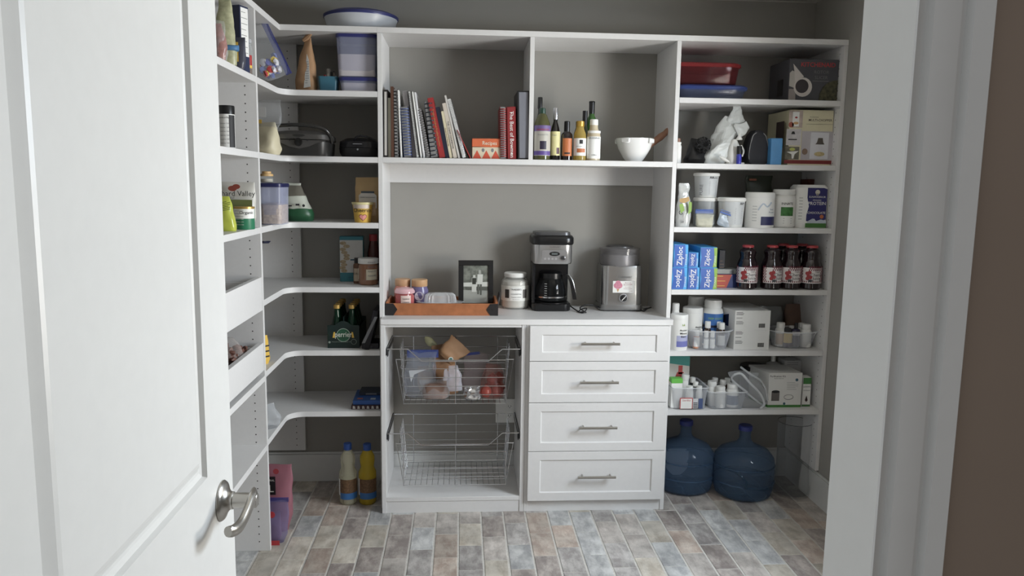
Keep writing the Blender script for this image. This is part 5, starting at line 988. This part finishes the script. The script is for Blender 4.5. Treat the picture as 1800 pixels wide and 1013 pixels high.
t = T('tea_pouch', 'dark green pouch standing behind the white powder tubs', 'bag', (X(1332, .20, r3+.1), .20, r3)); h = Z(1330, 309, .20)-r3
ob('pouch', pillow(.122, .05, h, 149, .007, topw=1.05, flat=3), mt((38, 46, 30), .4), t); ob('print', join(rect(-.055, -.02, h*.90, h*.94, -.018)), mt((150, 80, 50), .5), t); ob('lettering', tx('SEEDS', .02, .005, h*.55, -.03), mt((110, 110, 70), .5), t, smooth=False)
def powder(label, u0, u1, v, y, z, neck=False, cat='tub', name='powder_tub', capf=.84, sr=.93):
    x, w_, h = B(u0, u1, v, z, y); r_ = w_/2
    t = T(name, label, cat, (x, y, z))
    if neck: body = [(r_*.9, 0), (r_, .006), (r_, h*.74), (r_*.9, h*.83), (r_*.84, h*.86)]; cap = [(r_*.92, h*.86), (r_*.93, h*.87), (r_*.93, h*.985), (r_*.88, h)]
    else: body = [(r_*.95, 0), (r_, .005), (r_, h*capf)]; cap = [(r_*1.0, h*capf), (r_*1.01, h*(capf+.01)), (r_*1.0, h*.985), (r_*.95, h)]
    ob('body', lathe(body, 36), W1, t); ob('lid', lathe(cap, 36), PWHITE, t); return t, r_, h
t, r_, h = powder('wide white powder tub with navy corner on its label', 1310, 1359, 338, .05, r3)
ob('label', band(r_, -.25, 1.1, h*.08, h*.32), mt((40, 44, 96), .45), t); ob('print', wrap(join(tx('Beef', .011, .035, h*.5, 0), tx('Protein', .011, .035, h*.42, 0)), r_, .0012), mt((90, 110, 140), .5), t, smooth=False)
ob('print', wrap(join(*[rect(-.055, -.035, h*(.2+.08*k), h*(.2+.08*k)+.0016, 0) for k in range(6)]), r_, .0009), GREY, t); ob('picture', wrap(tube(bez([(-.03, 0, h*.5), (-.01, 0, h*.68), (.01, 0, h*.6), (.03, 0, h*.72)], 5), .004, 4), r_, .0004), mt((186, 200, 214), .5), t, label='pale swoosh')
t, r_, h = powder('white tub with green square picture and neck lid', 1357, 1396, 333, .08, r3, True)
ob('picture', band(r_, -.6, .5, h*.31, h*.54), mt((62, 128, 56), .45, var=.3, sc=70), t); ob('lettering', wrap(tx('INNATE', .015, -.004, h*.60, 0, .004), r_, .0012), INK, t, smooth=False); ob('print', wrap(join(*[rect(-.02, .02, h*(.12+.06*k), h*(.12+.06*k)+.0016, 0) for k in range(3)]), r_, .0012), GREY, t)
x, w_, h = B(1399, 1456, 325, r3, .05)
t = T('protein_tub', 'white square-shouldered tub with dark blue mountain label', 'tub', (x, .10, r3)); dd = .11
ob('tub_body', rbox([(w_*.96, dd, .03, 0), (w_, dd+.004, .032, .006), (w_, dd+.004, .032, h*.93), (w_*.9, dd-.01, .03, h*.98), (w_*.86, dd-.014, .03, h)]), W1, t); y = -dd/2-.0024
bl = [(-.20, .16), (-.06, .14), (.04, .22), (.14, .13), (.40, .2), (.40, .9), (.30, .93), (-.2, .93), (-.2, .7), (-.14, .5), (-.2, .3)]
ob('label', face([(a*w_, b*h) for a, b in bl], y), mt((44, 42, 110), .4), t); ob('label', rect(-w_*.22, w_*.42, .01*h, .11*h, y), mt((72, 130, 56), .45), t); ob('label', face([(-w_*.2, .11*h), (w_*.42, .11*h), (w_*.42, .17*h), (w_*.25, .2*h), (w_*.1, .16*h), (0, .22*h), (-w_*.12, .17*h)], y-.0008), mt((190, 200, 214), .45), t)
ob('picture', join(disc(w_*.10, h*.83, .011, y-.001), rect(w_*.06, w_*.14, h*.76, h*.8, y-.001)), mt((210, 204, 190), .4), t); ob('lettering', join(tx('SUNWARRIOR', .012, w_*.10, h*.70, y-.001), tx('ORGANIC', .009, w_*.10, h*.63, y-.001), tx('PROTEIN', .021, w_*.10, h*.535, y-.001, .008), tx('CHOCOLATE', .014, w_*.10, h*.33, y-.001, .006)), W1, t, smooth=False)
ob('seal', disc(w_*.27, h*.265, .009, y-.001), mt((206, 110, 50), .5), t); ob('side_print', join(*[rect(-w_*.44, -w_*.33, h*(.2+.07*k), h*(.2+.07*k)+.002, y+.002) for k in range(8)]), GREY, t)
t = T('red_box', 'dark red box lying on its side behind the protein tub', 'box', (X(1436, .25, r3+.1)-.01, .25, r3)); ob('box_body', cb(.12, .09, Z(1430, 317, .2)-r3+.005, 0, .002), mt((104, 52, 42), .5), t)
# ---- fourth shelf: zip bag boxes
LB, DB = mt((30, 170, 240), .4), mt((16, 92, 190), .4); LG = mt((150, 196, 50), .45)
def zb_(label, u0, u1, vt, vb, z, y, d, up, green=False):
    xa, xb = X(u0, y, z+.03), X(u1, y, z+.03); h = Z((u0+u1)/2, vt, y)-z; w_ = xb-xa
    t = T('bag_box', label, 'box', ((xa+xb)/2, y+d/2, z), 0, 'boxes of zip bags'); ob('box_body', cb(w_, d, h, 0, .001), LB, t); yy = -d/2-.0002
    arc = [(-w_*.30 if up else -w_*.5, 0.001)]
    ob('panel', face([(w_*(-.5+.0), .002), (w_*.26, .002), (w_*.32, h*.3), (w_*.33, h*.6), (w_*.28, h-.002), (-w_*.5, h-.002), (-w_*.42, h*.5)], yy), DB, t)
    if green: ob('panel', face([(w_*.27, .002), (w_*.499, .002), (w_*.499, h-.002), (w_*.29, h-.002), (w_*.34, h*.6), (w_*.33, h*.3)], yy), LG, t)
    ob('lettering', tx('Ziploc', h*.335, -w_*.06 + (h*.10 if up else -h*.10), h*.5, yy-.0008, .010, PI/2 if up else -PI/2, .95), W1, t, smooth=False)
    ob('print', tx('STORAGE', h*.11, w_*.43, h*.35, yy-.0008, 0, PI/2), W1, t, smooth=False)
    return h
y4 = .01
hA = zb_('blue bag box, bottom left next to the hutch panel', 1181, 1207.5, 470.5, 508, r4, y4, .20, False)
zb_('blue bag box stacked at the upper left against the hutch panel', 1184, 1209, 430, 470, r4+hA+.0004, y4, .20, True)
hB = zb_('blue bag box in the middle of the bottom row', 1208.5, 1229, 470, 508, r4, y4, .20, False)
zb_('smaller blue bag box on the middle of the stack', 1210, 1227.5, 444, 467, r4+hB+.0004, y4, .19, False)
hC = zb_('blue and green bag box, bottom right of the stack', 1230, 1260, 471, 508, r4, y4-.004, .20, True, True)
zb_('blue and green bag box on top at the right of the stack', 1230.5, 1260, 435, 470, r4+hC+.0004, y4-.004, .20, True, True)
t = carton('bag_box', 'dark navy box standing behind the middle of the blue boxes', 'box', X(1219, .24, r4+.15), .26, r4, .075, .06, Z(1219, 432, .23)-r4, NAVY); ob('panel', rect(-.03, .03, .13, .16, -.0303), DB, t); t['group'] = 'boxes of zip bags'
t = carton('tea_box', 'dark narrow box with faint brown print right of the bag boxes', 'box', X(1264, .15, r4+.1), .18, r4, .028, .14, Z(1264, 440, .11)-r4, mt((48, 46, 52), .5)); ob('print', lines(-.010, .010, .03, .12, 7, -.0703, .002), mt((130, 100, 70), .5), t)
x, w_, h = B(1262, 1293, 483, r4, .06)
t = carton('foil_box', 'red and blue food wrap box lying behind the first juice bottle', 'box', x+.01, .12, r4, w_+.03, .10, h, mt((30, 54, 120), .45)); ob('panel', face([(-.056, .001), (-.005, .001), (.018, h-.001), (-.056, h-.001)], -.0503), mt((206, 66, 40), .45), t); ob('print', lines(-.05, -.01, .008, h-.01, 3, -.051, .003), YEL, t)
t = carton('foil_box', 'pale flat box resting on the red and blue wrap box', 'box', x+.01, .125, r4+h+.0004, w_+.03, .09, .022, mt((176, 176, 168), .5)); ob('panel', rect(.01, .03, .004, .018, -.0453), GREY, t)
# juice bottles
def juice(label, x, y, z):
    t = T('juice_bottle', label, 'bottle', (x, y, z), 0, 'cherry juice bottles'); hh = Z(1315, 430.5, .06)-r4; r_ = .0485
    ob('glass_body', lathe([(r_*.85, 0), (r_*.96, .006), (r_*.97, .022), (r_*.94, .028), (r_, .036), (r_, hh*.50), (r_*.97, hh*.54), (r_*.80, hh*.66), (r_*.70, hh*.72), (r_*.74, hh*.79), (r_*.78, hh*.83), (r_*.72, hh*.88), (r_*.48, hh*.93), (r_*.48, hh*.955)], 36), mt((34, 18, 24), .08, coat=.6), t)
    ob('cap', lathe([(r_*.52, hh*.945), (r_*.54, hh*.95), (r_*.54, hh*.985), (r_*.48, hh)], 28), mt((196, 60, 66), .35), t)
    z0, z1 = .030, hh*.505
    ob('label', band(r_, -1.5, 1.5, z0, z1, 20), mt((236, 230, 228), .45), t)
    ch = []; n = 0
    for i in range(-16, 17):
        for j in range(11):
            a = i*.0046; zz = z0+.007+j*.0068
            cx_, cz_ = a-.006, zz-(z0+z1)/2
            if (i+j) % 2 or not (a > .027 or a < -.058 or zz < z0+.012 or (zz > z1-.012 and abs(a) < .03)): continue
            ch.append(rect(a-.0023, a+.0023, zz-.0034, zz+.0034, 0, .0002))
    ob('label_checks', wrap(join(*ch), r_, .0008), mt((120, 30, 52), .5), t, kind='stuff')
    zc = (z0+z1)/2; 
    for a, b in ((-.030, -.002), (-.036, .010), (-.026, .014), (-.022, -.008), (-.034, -.014)): ob('cherry_picture', wrap(disc(a, zc+b, .0085, 0, .0006, 14), r_, .0009), mt((170, 34, 40), .4), t)
    ob('lettering', wrap(join(tx('Organic', .009, .006, zc+.024, 0), tx('TART', .010, .010, zc+.013, 0), tx('Cherry', .0195, .006, zc-.003, 0, .004), tx('Juice', .0195, .006, zc-.019, 0, .004)), r_, .0016), mt((60, 50, 56), .5), t, smooth=False)
    ob('label_ribbon', wrap(join(rect(-.012, .026, z0+.010, z0+.015, 0), rect(-.030, -.014, z0+.006, z0+.018, 0)), r_, .0013), mt((70, 72, 74), .5), t)
    return t
jb = juice('cherry juice bottle standing alone at the left of the row', X(1311.5, .06, r4+.05), .055, r4)
def dj(u, y, lab, rz=0): dup(jb, (X(u, y, r4+.05), y, r4), lab, rz)
dj(1355, .055, 'second cherry juice bottle from the left, turned slightly', .35); dj(1389, .058, 'third cherry juice bottle from the left', 0); dj(1424.5, .055, 'cherry juice bottle at the right end, by the side panel', 0)
dj(1374, .165, 'cherry juice bottle in the back row between the second and third'); dj(1407, .168, 'cherry juice bottle in the back row behind the right two')
# ---- fifth shelf
def pill(label, x, y, z, r_, h, body=W1, capc=None, capf=.72, name='supplement_bottle', lab=None, words='', capr=.86, cat='bottle', grp=None, lm=None, ry=0, rx=0):
    t = T(name, label, cat, (x, y, z), 0, grp, ry=ry, rx=rx)
    ob('body', lathe([(r_*.92, 0), (r_, .004), (r_, h*(capf-.12)), (r_*.9, h*(capf-.04)), (r_*capr*.9, h*capf)], 24), body, t)
    ob('cap', lathe([(r_*capr, h*capf), (r_*capr, h*.96), (r_*capr*.92, h)], 24), capc or PWHITE, t)
    if lab: ob('label', band(r_, -1.3, 1.3, h*lab[0], h*lab[1], 12), lm or mt((214, 214, 212), .5), t)
    if words: ob('lettering', wrap(join(*[tx(s, r_*.34, 0, h*(lab[1]-.10-.09*k), 0) for k, s in enumerate(words)]), r_, .0014), GREY, t, smooth=False)
    return t
def pp(label, u0, u1, v, y, z, **k):
    x, w_, h = B(u0, u1, v, z, y); return pill(label, x, y, z, w_/2, h, **k), w_/2, h
t, r_, h = powder('tall white mineral powder canister with violet fade at the left front', 1178, 1208, 552, .05, r5, capf=.86)
ob('label', band(r_, -.5, 1.5, h*.10, h*.26, out=.0005), mt((110, 116, 190), .45), t); ob('label', band(r_, -.5, 1.5, h*.26, h*.42, out=.0005), mt((176, 180, 216), .45), t); ob('lettering', wrap(join(tx('Ancient', .012, .012, h*.55, 0, .01), tx('Mineral', .012, .012, h*.46, 0, .01), tx('Blend', .012, .012, h*.37, 0, .01)), r_, .0014), INK, t, smooth=False); ob('logo', wrap(join(face([(.004, h*.70), (.009, h*.70), (.004, h*.76)], 0), face([(.010, h*.70), (.016, h*.70), (.014, h*.76)], 0)), r_, .001), mt((150, 180, 50), .5), t)
pp('small white bottle with dark blue ring behind the violet canister', 1179, 1193, 533, .12, r5, lab=(.2, .5), capf=.84, lm=NAVY)
t, r_, h = powder('white canister with violet fade in the second row', 1199, 1233, 540, .13, r5, capf=.86)
ob('label', band(r_, .0, 1.5, h*.12, h*.35), mt((130, 136, 196), .45), t); ob('lettering', wrap(join(tx('Ancient', .012, .02, h*.5, 0, .01), tx('Omega', .012, .02, h*.42, 0, .01)), r_, .0014), INK, t, smooth=False)
pp('large pale white jar at the back between the canisters', 1206, 1237, 521, .24, r5, capf=.84, capr=.88)
t, r_, h = pp('white-lidded jar with bright blue label and green words', 1233.5, 1269, 527, .14, r5, lab=(.05, .72), lm=mt((36, 110, 190), .4), capf=.84, capr=.82)
ob('lettering', wrap(tx('DEEP OCEAN', .012, 0, h*.60, 0, .006), r_, .0016), mt((150, 200, 70), .5), t, smooth=False); ob('label_stripe', band(r_, -1.3, 1.3, h*.42, h*.47, out=.0012), NAVY, t)
def tray_(label, u0, u1, v, y0, z, d, sc=.78, name='storage_bin', rz=0, oval_=False):
    xa, xb = X(u0, y0+d*.3, z+.03), X(u1, y0+d*.3, z+.03); h = Z((u0+u1)/2, v, y0)-z; w_ = xb-xa
    t = T(name, label, 'bin', ((xa+xb)/2, y0+d/2, z), rz); c_ = .5*d if oval_ else .018
    ob('bin_body', rbox([(w_*sc, d*sc, c_*sc, 0), (w_*.94, d*.94, c_*.94, h-.004), (w_*.94-.003, d*.94-.003, c_*.93, h-.004), (w_*sc-.003, d*sc-.003, c_*sc, .003)], 10 if oval_ else 4), clear((226, 230, 236), .20, .2, 1.8), t)
    ob('rim', loft([rr(w_*.94, d*.94, c_*.94, h-.006, 10 if oval_ else 4), rr(w_, d, c_, h-.004, 10 if oval_ else 4), rr(w_, d, c_, h, 10 if oval_ else 4), rr(w_*.93, d*.93, c_*.93, h, 10 if oval_ else 4)], False), clear((232, 234, 238), .62, .25), t)
    return t, (xa+xb)/2, w_, h
t, bxx, bw_, bh = tray_('oval clear plastic bin of small bottles, left on the fifth shelf', 1206, 1290, 583, .0, r5, .17, .74, oval_=True)
AM = mt((60, 34, 22), .12, coat=.4)
grp5 = 'little bottles in the oval bin'
for lab_, u, v, y, r_, bm_, lb in (('amber bottle with ribbed white cap, rear left in the oval bin', 1243, 565, .09, .016, AM, None), ('amber bottle with white cap, rear middle of the oval bin', 1261, 565, .10, .015, AM, None), ('amber bottle with white cap, rear right of the oval bin', 1267.5, 567.5, .065, .017, AM, (.1, .5))):
    h = Z(u, v, y)-r5-.004; pill(lab_, X(u, y, r5+.04), y, r5+.004, r_, h, body=bm_, capf=.74, capr=.84, lab=lb, grp=grp5)
for lab_, u, v, y, r_, bm_, lb in (('orange pill bottle at the front left inside the oval bin', 1224, 580, .05, .0145, mt((222, 150, 110), .3), (.1, .62)), ('tiny white-capped vial, left of the two front vials', 1241, 582, .035, .0115, clear((200, 204, 206), .6, .1), (.06, .55)), ('tiny white-capped vial, right of the two front vials', 1252, 582, .035, .0115, clear((200, 204, 206), .6, .1), (.06, .55)), ('clear vial behind the front right label of the oval bin', 1231, 578, .075, .009, clear((210, 210, 212), .6, .1), None)):
    h = Z(u, v, y)-r5-.004; pill(lab_, X(u, y, r5+.04), y, r5+.004, r_, h, body=bm_, capf=.66, lab=lb, grp=grp5, lm=W1)
BOXW = mt((226, 226, 222), .5, var=.01)
xa, xb = X(1290, .04, r5+.05), X(1352, .04, r5+.05); hq = (Z(1320, 546.5, .04)-r5)/2
for k, lab_ in enumerate(('white carton with barcode, lower of the stacked pair', 'white carton with barcode, upper of the stacked pair')):
    t = T('white_carton', lab_, 'box', ((xa+xb)/2+.0, .04, r5+k*(hq+.0003)), -.0, 'stacked white cartons'); w_ = xb-xa
    ob('box_body', prism([(-w_/2, 0), (w_/2, 0), (w_/2-.012, .25), (-w_/2-.052, .25)], 0, hq), BOXW, t)
    ob('print', join(*[lines(-w_*.46, -w_*.2, hq*a, hq*b, n, -.0003, .0018, n) for a, b, n in ((.78, .9, 3), (.6, .61, 1), (.3, .42, 3))]), INK, t); ob('barcode', join(*[rect(w_*.18+.0024*i, w_*.18+.0024*i+(.0016 if i % 3 else .0008), hq*.12, hq*.33, -.0003) for i in range(13)]), INK, t, kind='stuff')
    s_ = [(-w_/2-.0004-.052*q/.25, q) for q in (.05, .13)]
    ob('side_logo', ([(x_-.0006, y_, z_) for (x_, y_), z_ in ((s_[0], hq*.1), (s_[1], hq*.1), (s_[1], hq*.5), (s_[0], hq*.75))], [(0, 3, 2, 1)]), NAVY, t)
t, bx2, bw2, bh2 = tray_('round clear plastic tub of jars at the right of the fifth shelf', 1352, 1441, 585, .03, r5, .18, .74, oval_=True)
for lab_, u, v, y, r_, bm_, lb, lmm, cc in (('white capped bottle at the left in the round tub', 1371, 567, .10, .024, W1, (.1, .55), mt((224, 196, 170), .5), None), ('dark jar with yellow label in the round tub', 1384, 577, .075, .021, mt((62, 52, 76), .3), (.25, .75), mt((226, 194, 90), .5), DARK), ('dark blue bottle with black dropper in the round tub', 1398, 568, .075, .020, mt((50, 48, 78), .25), (.5, .66), mt((190, 190, 196), .5), BLACK),
        ('white bottle with curved black mark, right side of the round tub', 1416, 570, .08, .025, W1, None, None, None), ('small white-capped bottle in the middle of the round tub', 1391, 573, .14, .017, mt((200, 200, 196), .4), None, None, None), ('white bottle at the back right of the round tub', 1408, 568, .16, .020, W1, None, None, None)):
    h = Z(u, v, y)-r5-.004; o = pill(lab_, X(u, y, r5+.04), y, r5+.004, r_, h, body=bm_, capf=.78, lab=lb, lm=lmm, capc=cc, grp='bottles in the round tub', capr=.4 if cc is BLACK else .8)
t = T('kraft_bag', 'brown paper bag slumped at the back right of the fifth shelf', 'bag', (X(1405, .26, r5+.1), .275, r5)); ob('pouch', pillow(.17, .09, Z(1395, 535, .25)-r5, 151, .014, topw=.45, lean=-.03, fr=7), mt((128, 100, 84), .75, var=.1), t)
t = T('grey_pouch', 'dull silver pouch bent over behind the white cartons', 'bag', (X(1362, .24, r5+.1), .255, r5)); ob('pouch', pillow(.12, .05, Z(1350, 540, .24)-r5, 153, .012, topw=1.0, lean=-.02), mt((120, 122, 122), .3, .4), t); ob('print', rect(-.03, .04, .02, .05, -.038), GRN, t)
# ---- sixth shelf
xa, xb = xs, X(1211, .14, r6+.1); h = .245
t = carton('craft_box', 'tall white box with teal top and plant pot picture', 'box', (xa+xb)/2, .16, r6, xb-xa, .04, h, mt((222, 220, 212), .45)); w_ = xb-xa; y = -.0203
ob('panel', face([(-w_/2, h*.80), (w_/2, h*.72), (w_/2, h-.002), (-w_/2, h-.002)], y), mt((70, 172, 166), .45), t); ob('picture', face([(-w_*.30, h*.34), (0, h*.34), (w_*.04, h*.46), (-w_*.34, h*.46)], y), mt((156, 84, 62), .5), t); ob('picture', join(rect(w_*.12, w_*.26, h*.56, h*.73, y), face([(w_*.02, h*.50), (w_*.36, h*.50), (w_*.30, h*.60), (w_*.08, h*.60)], y)), mt((206, 76, 70), .5), t)
t, ax, aw, ah = tray_('clear rectangular bin with white brand sticker at the hutch panel', 1175, 1240, 682.5, .0, r6, .20, .84)
w2 = aw; yq = -.20/2*.90-.004
tt = ob('sticker', rot(rect(-w2*.28, w2*.06, .006, .058, yq), .0), mt((196, 60, 60), .5), t); ob('sticker_face', rect(-w2*.26, w2*.04, .007, .054, yq-.0008), W1, t); ob('lettering', tx('Sterilite', .0125, -w2*.11, .042, yq-.0016, .008), RED, t, smooth=False); ob('print', rect(w2*.07, w2*.20, .008, .054, yq), mt((214, 216, 218), .5), t); ob('barcode', join(*[rect(w2*.08, w2*.19, .011+.007*i, .0145+.007*i, yq-.0006) for i in range(4)]), INK, t, kind='stuff'); ob('print', rect(w2*.22, w2*.33, .006, .054, yq+.001), mt((70, 90, 140), .5), t)
g6 = 'items in the stickered bin'
t = T('wipes_box', 'white box with bright green lid inside the stickered bin', 'box', (X(1189, .03, r6+.08), .045, r6+.004), 0, g6); hw = Z(1189, 667, .03)-r6; ob('box_body', cb(.052, .04, hw*.84, 0, .001), W1, t); ob('lid', cb(.054, .042, hw*.16, hw*.84, .002), mt((104, 200, 70), .4), t)
for lab_, u, v, y, r_, bm_, cc, ry in (('round white lid bottle tipped on its side in the stickered bin', 1202, 655, .10, .021, W1, W1, .35), ('dark bottle with white cap at the back of the stickered bin', 1217, 661, .12, .015, BLACK, W1, 0), ('dark bottle with white cap tilted in the stickered bin', 1222, 668, .07, .014, BLACK, W1, .3), ('white bottle in the front middle of the stickered bin', 1212, 676, .04, .018, W1, W1, 0), ('white pill bottle at the front right of the stickered bin', 1229, 676, .045, .015, W1, W1, 0)):
    h = Z(u, v, y)-r6-.012; pill(lab_, X(u, y, r6+.07)-(.05*ry), y, r6+.005, r_, h, body=bm_, capf=.80, capc=cc, grp=g6, ry=ry*.5)
t, ax, aw, ah = tray_('clear slanted bin of supplement bottles in the middle of the sixth shelf', 1238, 1308, 690, .0, r6, .18, .80)
g7 = 'bottles in the slanted bin'
for lab_, u, v, y, r_, bm_, cf in (('dark bottle with white cap, back left of the slanted bin', 1256, 664.5, .13, .0165, AM, .76), ('dark bottle with white cap, back right of the slanted bin', 1278, 665, .13, .0165, AM, .76), ('dark bottle with white cap, centre of the slanted bin', 1270, 668, .09, .017, AM, .78),
      ('white pill bottle with lettered cap at the left of the slanted bin', 1251, 670, .08, .025, W1, .80), ('white pill bottle at the front centre of the slanted bin', 1266.5, 679, .04, .024, W1, .84), ('wide white bottle with slate label at the right of the slanted bin', 1287, 674.5, .05, .029, W1, .80)):
    h = Z(u, v, y)-r6-.004; pill(lab_, X(u, y, r6+.06), y, r6+.004, r_, h, body=bm_, capf=cf, grp=g7, lab=(.12, .52) if 'slate' in lab_ else None, lm=mt((106, 120, 146), .5))
t = T('tubing_bag', 'clear plastic bag of coiled tubing leaning against the kit box', 'bag', (X(1320, .05, r6+.05), .045, r6), 0)
ob('film', pillow(.16, .06, .17, 161, .022, topw=.9, lean=-.05), clear((214, 218, 222), .22, .15, 1.4), t)
ob('tube_coil', tube(bez([(-.10, -.03, .165), (-.07, -.04, .172), (-.03, -.05, .13), (.02, -.05, .08), (.045, -.045, .03), (.03, -.04, .006)], 8), .0055, 8), clear((225, 228, 230), .55, .2), t); ob('tube_coil', tube(bez([(-.10, -.03, .165), (-.105, -.02, .14), (-.06, -.03, .10), (0, -.03, .05), (.045, -.03, .02)], 8), .0045, 8), clear((225, 228, 230), .4, .2), t)
ob('tube_coil', tube(bez([(-.06, 0, .195), (-.02, -.02, .165), (.03, -.02, .135), (.06, -.02, .09), (.07, -.02, .04)], 8), .005, 8), clear((225, 228, 230), .4, .2), t)
xa, xb = X(1350, .04, r6+.05), X(1408, .04, r6+.05); h = Z(1380, 656, .04)-r6; w_ = xb-xa
t = T('kit_box', 'white cube carton with green base stripe and steel cup picture', 'box', ((xa+xb)/2, .04, r6)); ob('box_body', prism([(-w_/2, 0), (w_/2, 0), (w_/2-.014, .17), (-w_/2-.034, .17)], .012, h), BOXW, t); ob('base_stripe', prism([(-w_/2-.0003, -.0003), (w_/2+.0003, -.0003), (w_/2-.014, .17), (-w_/2-.034, .17)], 0, .012), mt((70, 140, 60), .5), t)
y = -.0004
ob('lettering', join(tx('Purification Kit', .0125, -w_*.24, h*.88, y, .006), tx('Stainless Steel Unit', .006, -w_*.2, h*.83, y)), INK, t, smooth=False); ob('print', join(lines(w_*.05, w_*.42, h*.52, h*.72, 5, y, .0012)), GREY, t)
ob('cup_picture', rect(-w_*.40, -w_*.16, h*.19, h*.46, y), mt((130, 124, 122), .3, .5), t); ob('cup_picture', disc(-w_*.28, h*.46, w_*.12, y-.0006, rz=h*.04), DARK, t); ob('hose_picture', join(*[tube([(w_*.12+w_*.14*math.cos(a), -.0006, h*.30+h*.07*math.sin(a)) for a in [2*PI*k/20 for k in range(20)]], .0012, 4, True)]), GREY, t); ob('seal', join(disc(0, h*.11, .006, y), disc(w_*.34, h*.80, .007, y)), mt((60, 100, 120), .5), t)
t = carton('oil_carton', 'small white and green carton with a dark drop right of the kit box', 'box', X(1417.5, .05, r6+.05), .075, r6, .040, .05, Z(1418, 664, .05)-r6, W1); hh = Z(1418, 664, .05)-r6
ob('panel', rect(-.0195, .0195, hh*.78, hh-.001, -.0253), GRN, t); ob('panel', rect(-.0195, .0195, .001, .010, -.0253), GRN, t); ob('picture', face([(-.007, hh*.22), (0, hh*.16), (.007, hh*.22), (0, hh*.38)], -.0253), mt((60, 40, 34), .5), t); ob('lettering', join(tx('GARDEN', .009, 0, hh*.66, -.0254), tx('EUGENOL', .007, 0, hh*.54, -.0254)), INK, t, smooth=False)
t = carton('back_box', 'white box with grey lettering behind the kit box', 'box', X(1389, .24, r6+.15), .25, r6, .085, .08, Z(1389, 634, .21)-r6, mt((206, 206, 206), .5)); ob('print', lines(-.03, .03, .165, .185, 3, -.0403, .002), GREY, t)
t = T('black_pan', 'black round tin at the back behind the tubing bag', 'tin', (X(1325, .24, r6+.1), .25, r6)); ob('body', cyl(.062, 0, Z(1325, 643, .24)-r6-.02, 28, .003), mt((120, 120, 122), .4), t); ob('lid', mv(cyl(.066, 0, .022, 28, .003), 0, 0, Z(1325, 643, .24)-r6-.02), BLACK, t)
t = T('pump_bottle', 'grey squat bottle with narrow neck behind the kit box', 'bottle', (X(1361, .22, r6+.1), .245, r6)); hh = Z(1361, 629, .2)-r6; ob('body', rbox([(.06, .04, .01, 0), (.06, .04, .01, hh*.82), (.02, .02, .009, hh*.86)]), mt((190, 190, 188), .4), t); ob('neck', cyl(.011, hh*.86, hh, 14, .001), W1, t)
# ================================================================== FLOOR, RIGHT
def jug(label, u0, u1, vt, y, prof_tweak=1, rz=0):
    xa, xb = X(u0, y, .2), X(u1, y, .2); r_ = (xb-xa)/2; x = (xa+xb)/2; h = Z((u0+u1)/2, vt, y)
    t = T('water_jug', label, 'jug', (x, y, 0), rz, 'blue water jugs'); hb_ = h*.69
    ob('jug_body', lathe([(r_*.80, 0), (r_*.92, .012), (r_*.99, .05), (r_, .075), (r_*.985, .083), (r_*.985, .088), (r_, .096), (r_, hb_*.63), (r_*.985, hb_*.65), (r_*.985, hb_*.68), (r_*.995, hb_*.71), (r_*.97, hb_*.80), (r_*.80, hb_*.93), (r_*.5, hb_*1.02), (r_*.28, hb_*1.08), (.028, hb_*1.16), (.026, h*.86), (.028, h*.90), (.026, h*.94)], 48), clear((100, 124, 152), .30, .07, 1.6, (198, 208, 222)), t)
    ob('moulded_ring', join(*[tube([(r_*1.0*math.cos(2*PI*k/40), r_*1.0*math.sin(2*PI*k/40), zz) for k in range(40)], .0035, 6, True) for zz in (.078, hb_*.66)]), clear((70, 96, 126), .55, .1, 2), t)
    ob('inner_bottom', lathe([(r_*.78, .008), (r_*.55, .03), (r_*.2, .04), (.001, .04)], 32, False), clear((70, 110, 136), .35, .1, 2), t)
    ob('cap', lathe([(.030, h*.925), (.033, h*.93), (.033, h*.985), (.028, h)], 28), mt((40, 54, 132), .4), t)
    return t, r_, h, hb_
jug('blue water jug at the left, beside the drawer cabinet', 1155, 1254, 738, .205)
t, r_, h, hb_ = jug('blue water jug with moulded grip, right of the other one', 1257, 1359, 747, .125)
ob('grip_recess', tube(bez([(-r_*.95, -.02, hb_*.62), (-r_*.5, -r_*.87, hb_*.60), (-r_*.25, -r_*.985, hb_*.46), (-r_*.25, -r_*.98, hb_*.34), (r_*.4, -r_*.93, hb_*.28), (r_*.55, -r_*.84, hb_*.31)], 6), .004, 6), clear((40, 70, 96), .6, .1, 2), t)
x = X(1394, .11, .2); h = Z(1398, 741, .11)
t = T('glass_vase', 'tall clear glass cylinder vase with dark rim, right corner floor', 'vase', (x, .11, 0)); ob('vase_glass', lathe([(.074, 0), (.086, .004), (.087, .05), (.078, .12), (.076, h*.5), (.079, h*.94), (.079, h), (.077, h), (.074, h*.5), (.076, .12), (.084, .05), (.08, .012)], 40), clear((214, 218, 220), .04, .04, 3), t)
ob('rim', tube([(.079*math.cos(2*PI*k/40), .079*math.sin(2*PI*k/40), h) for k in range(40)], .0012, 5, True), clear((40, 44, 44), .8, .05), t)
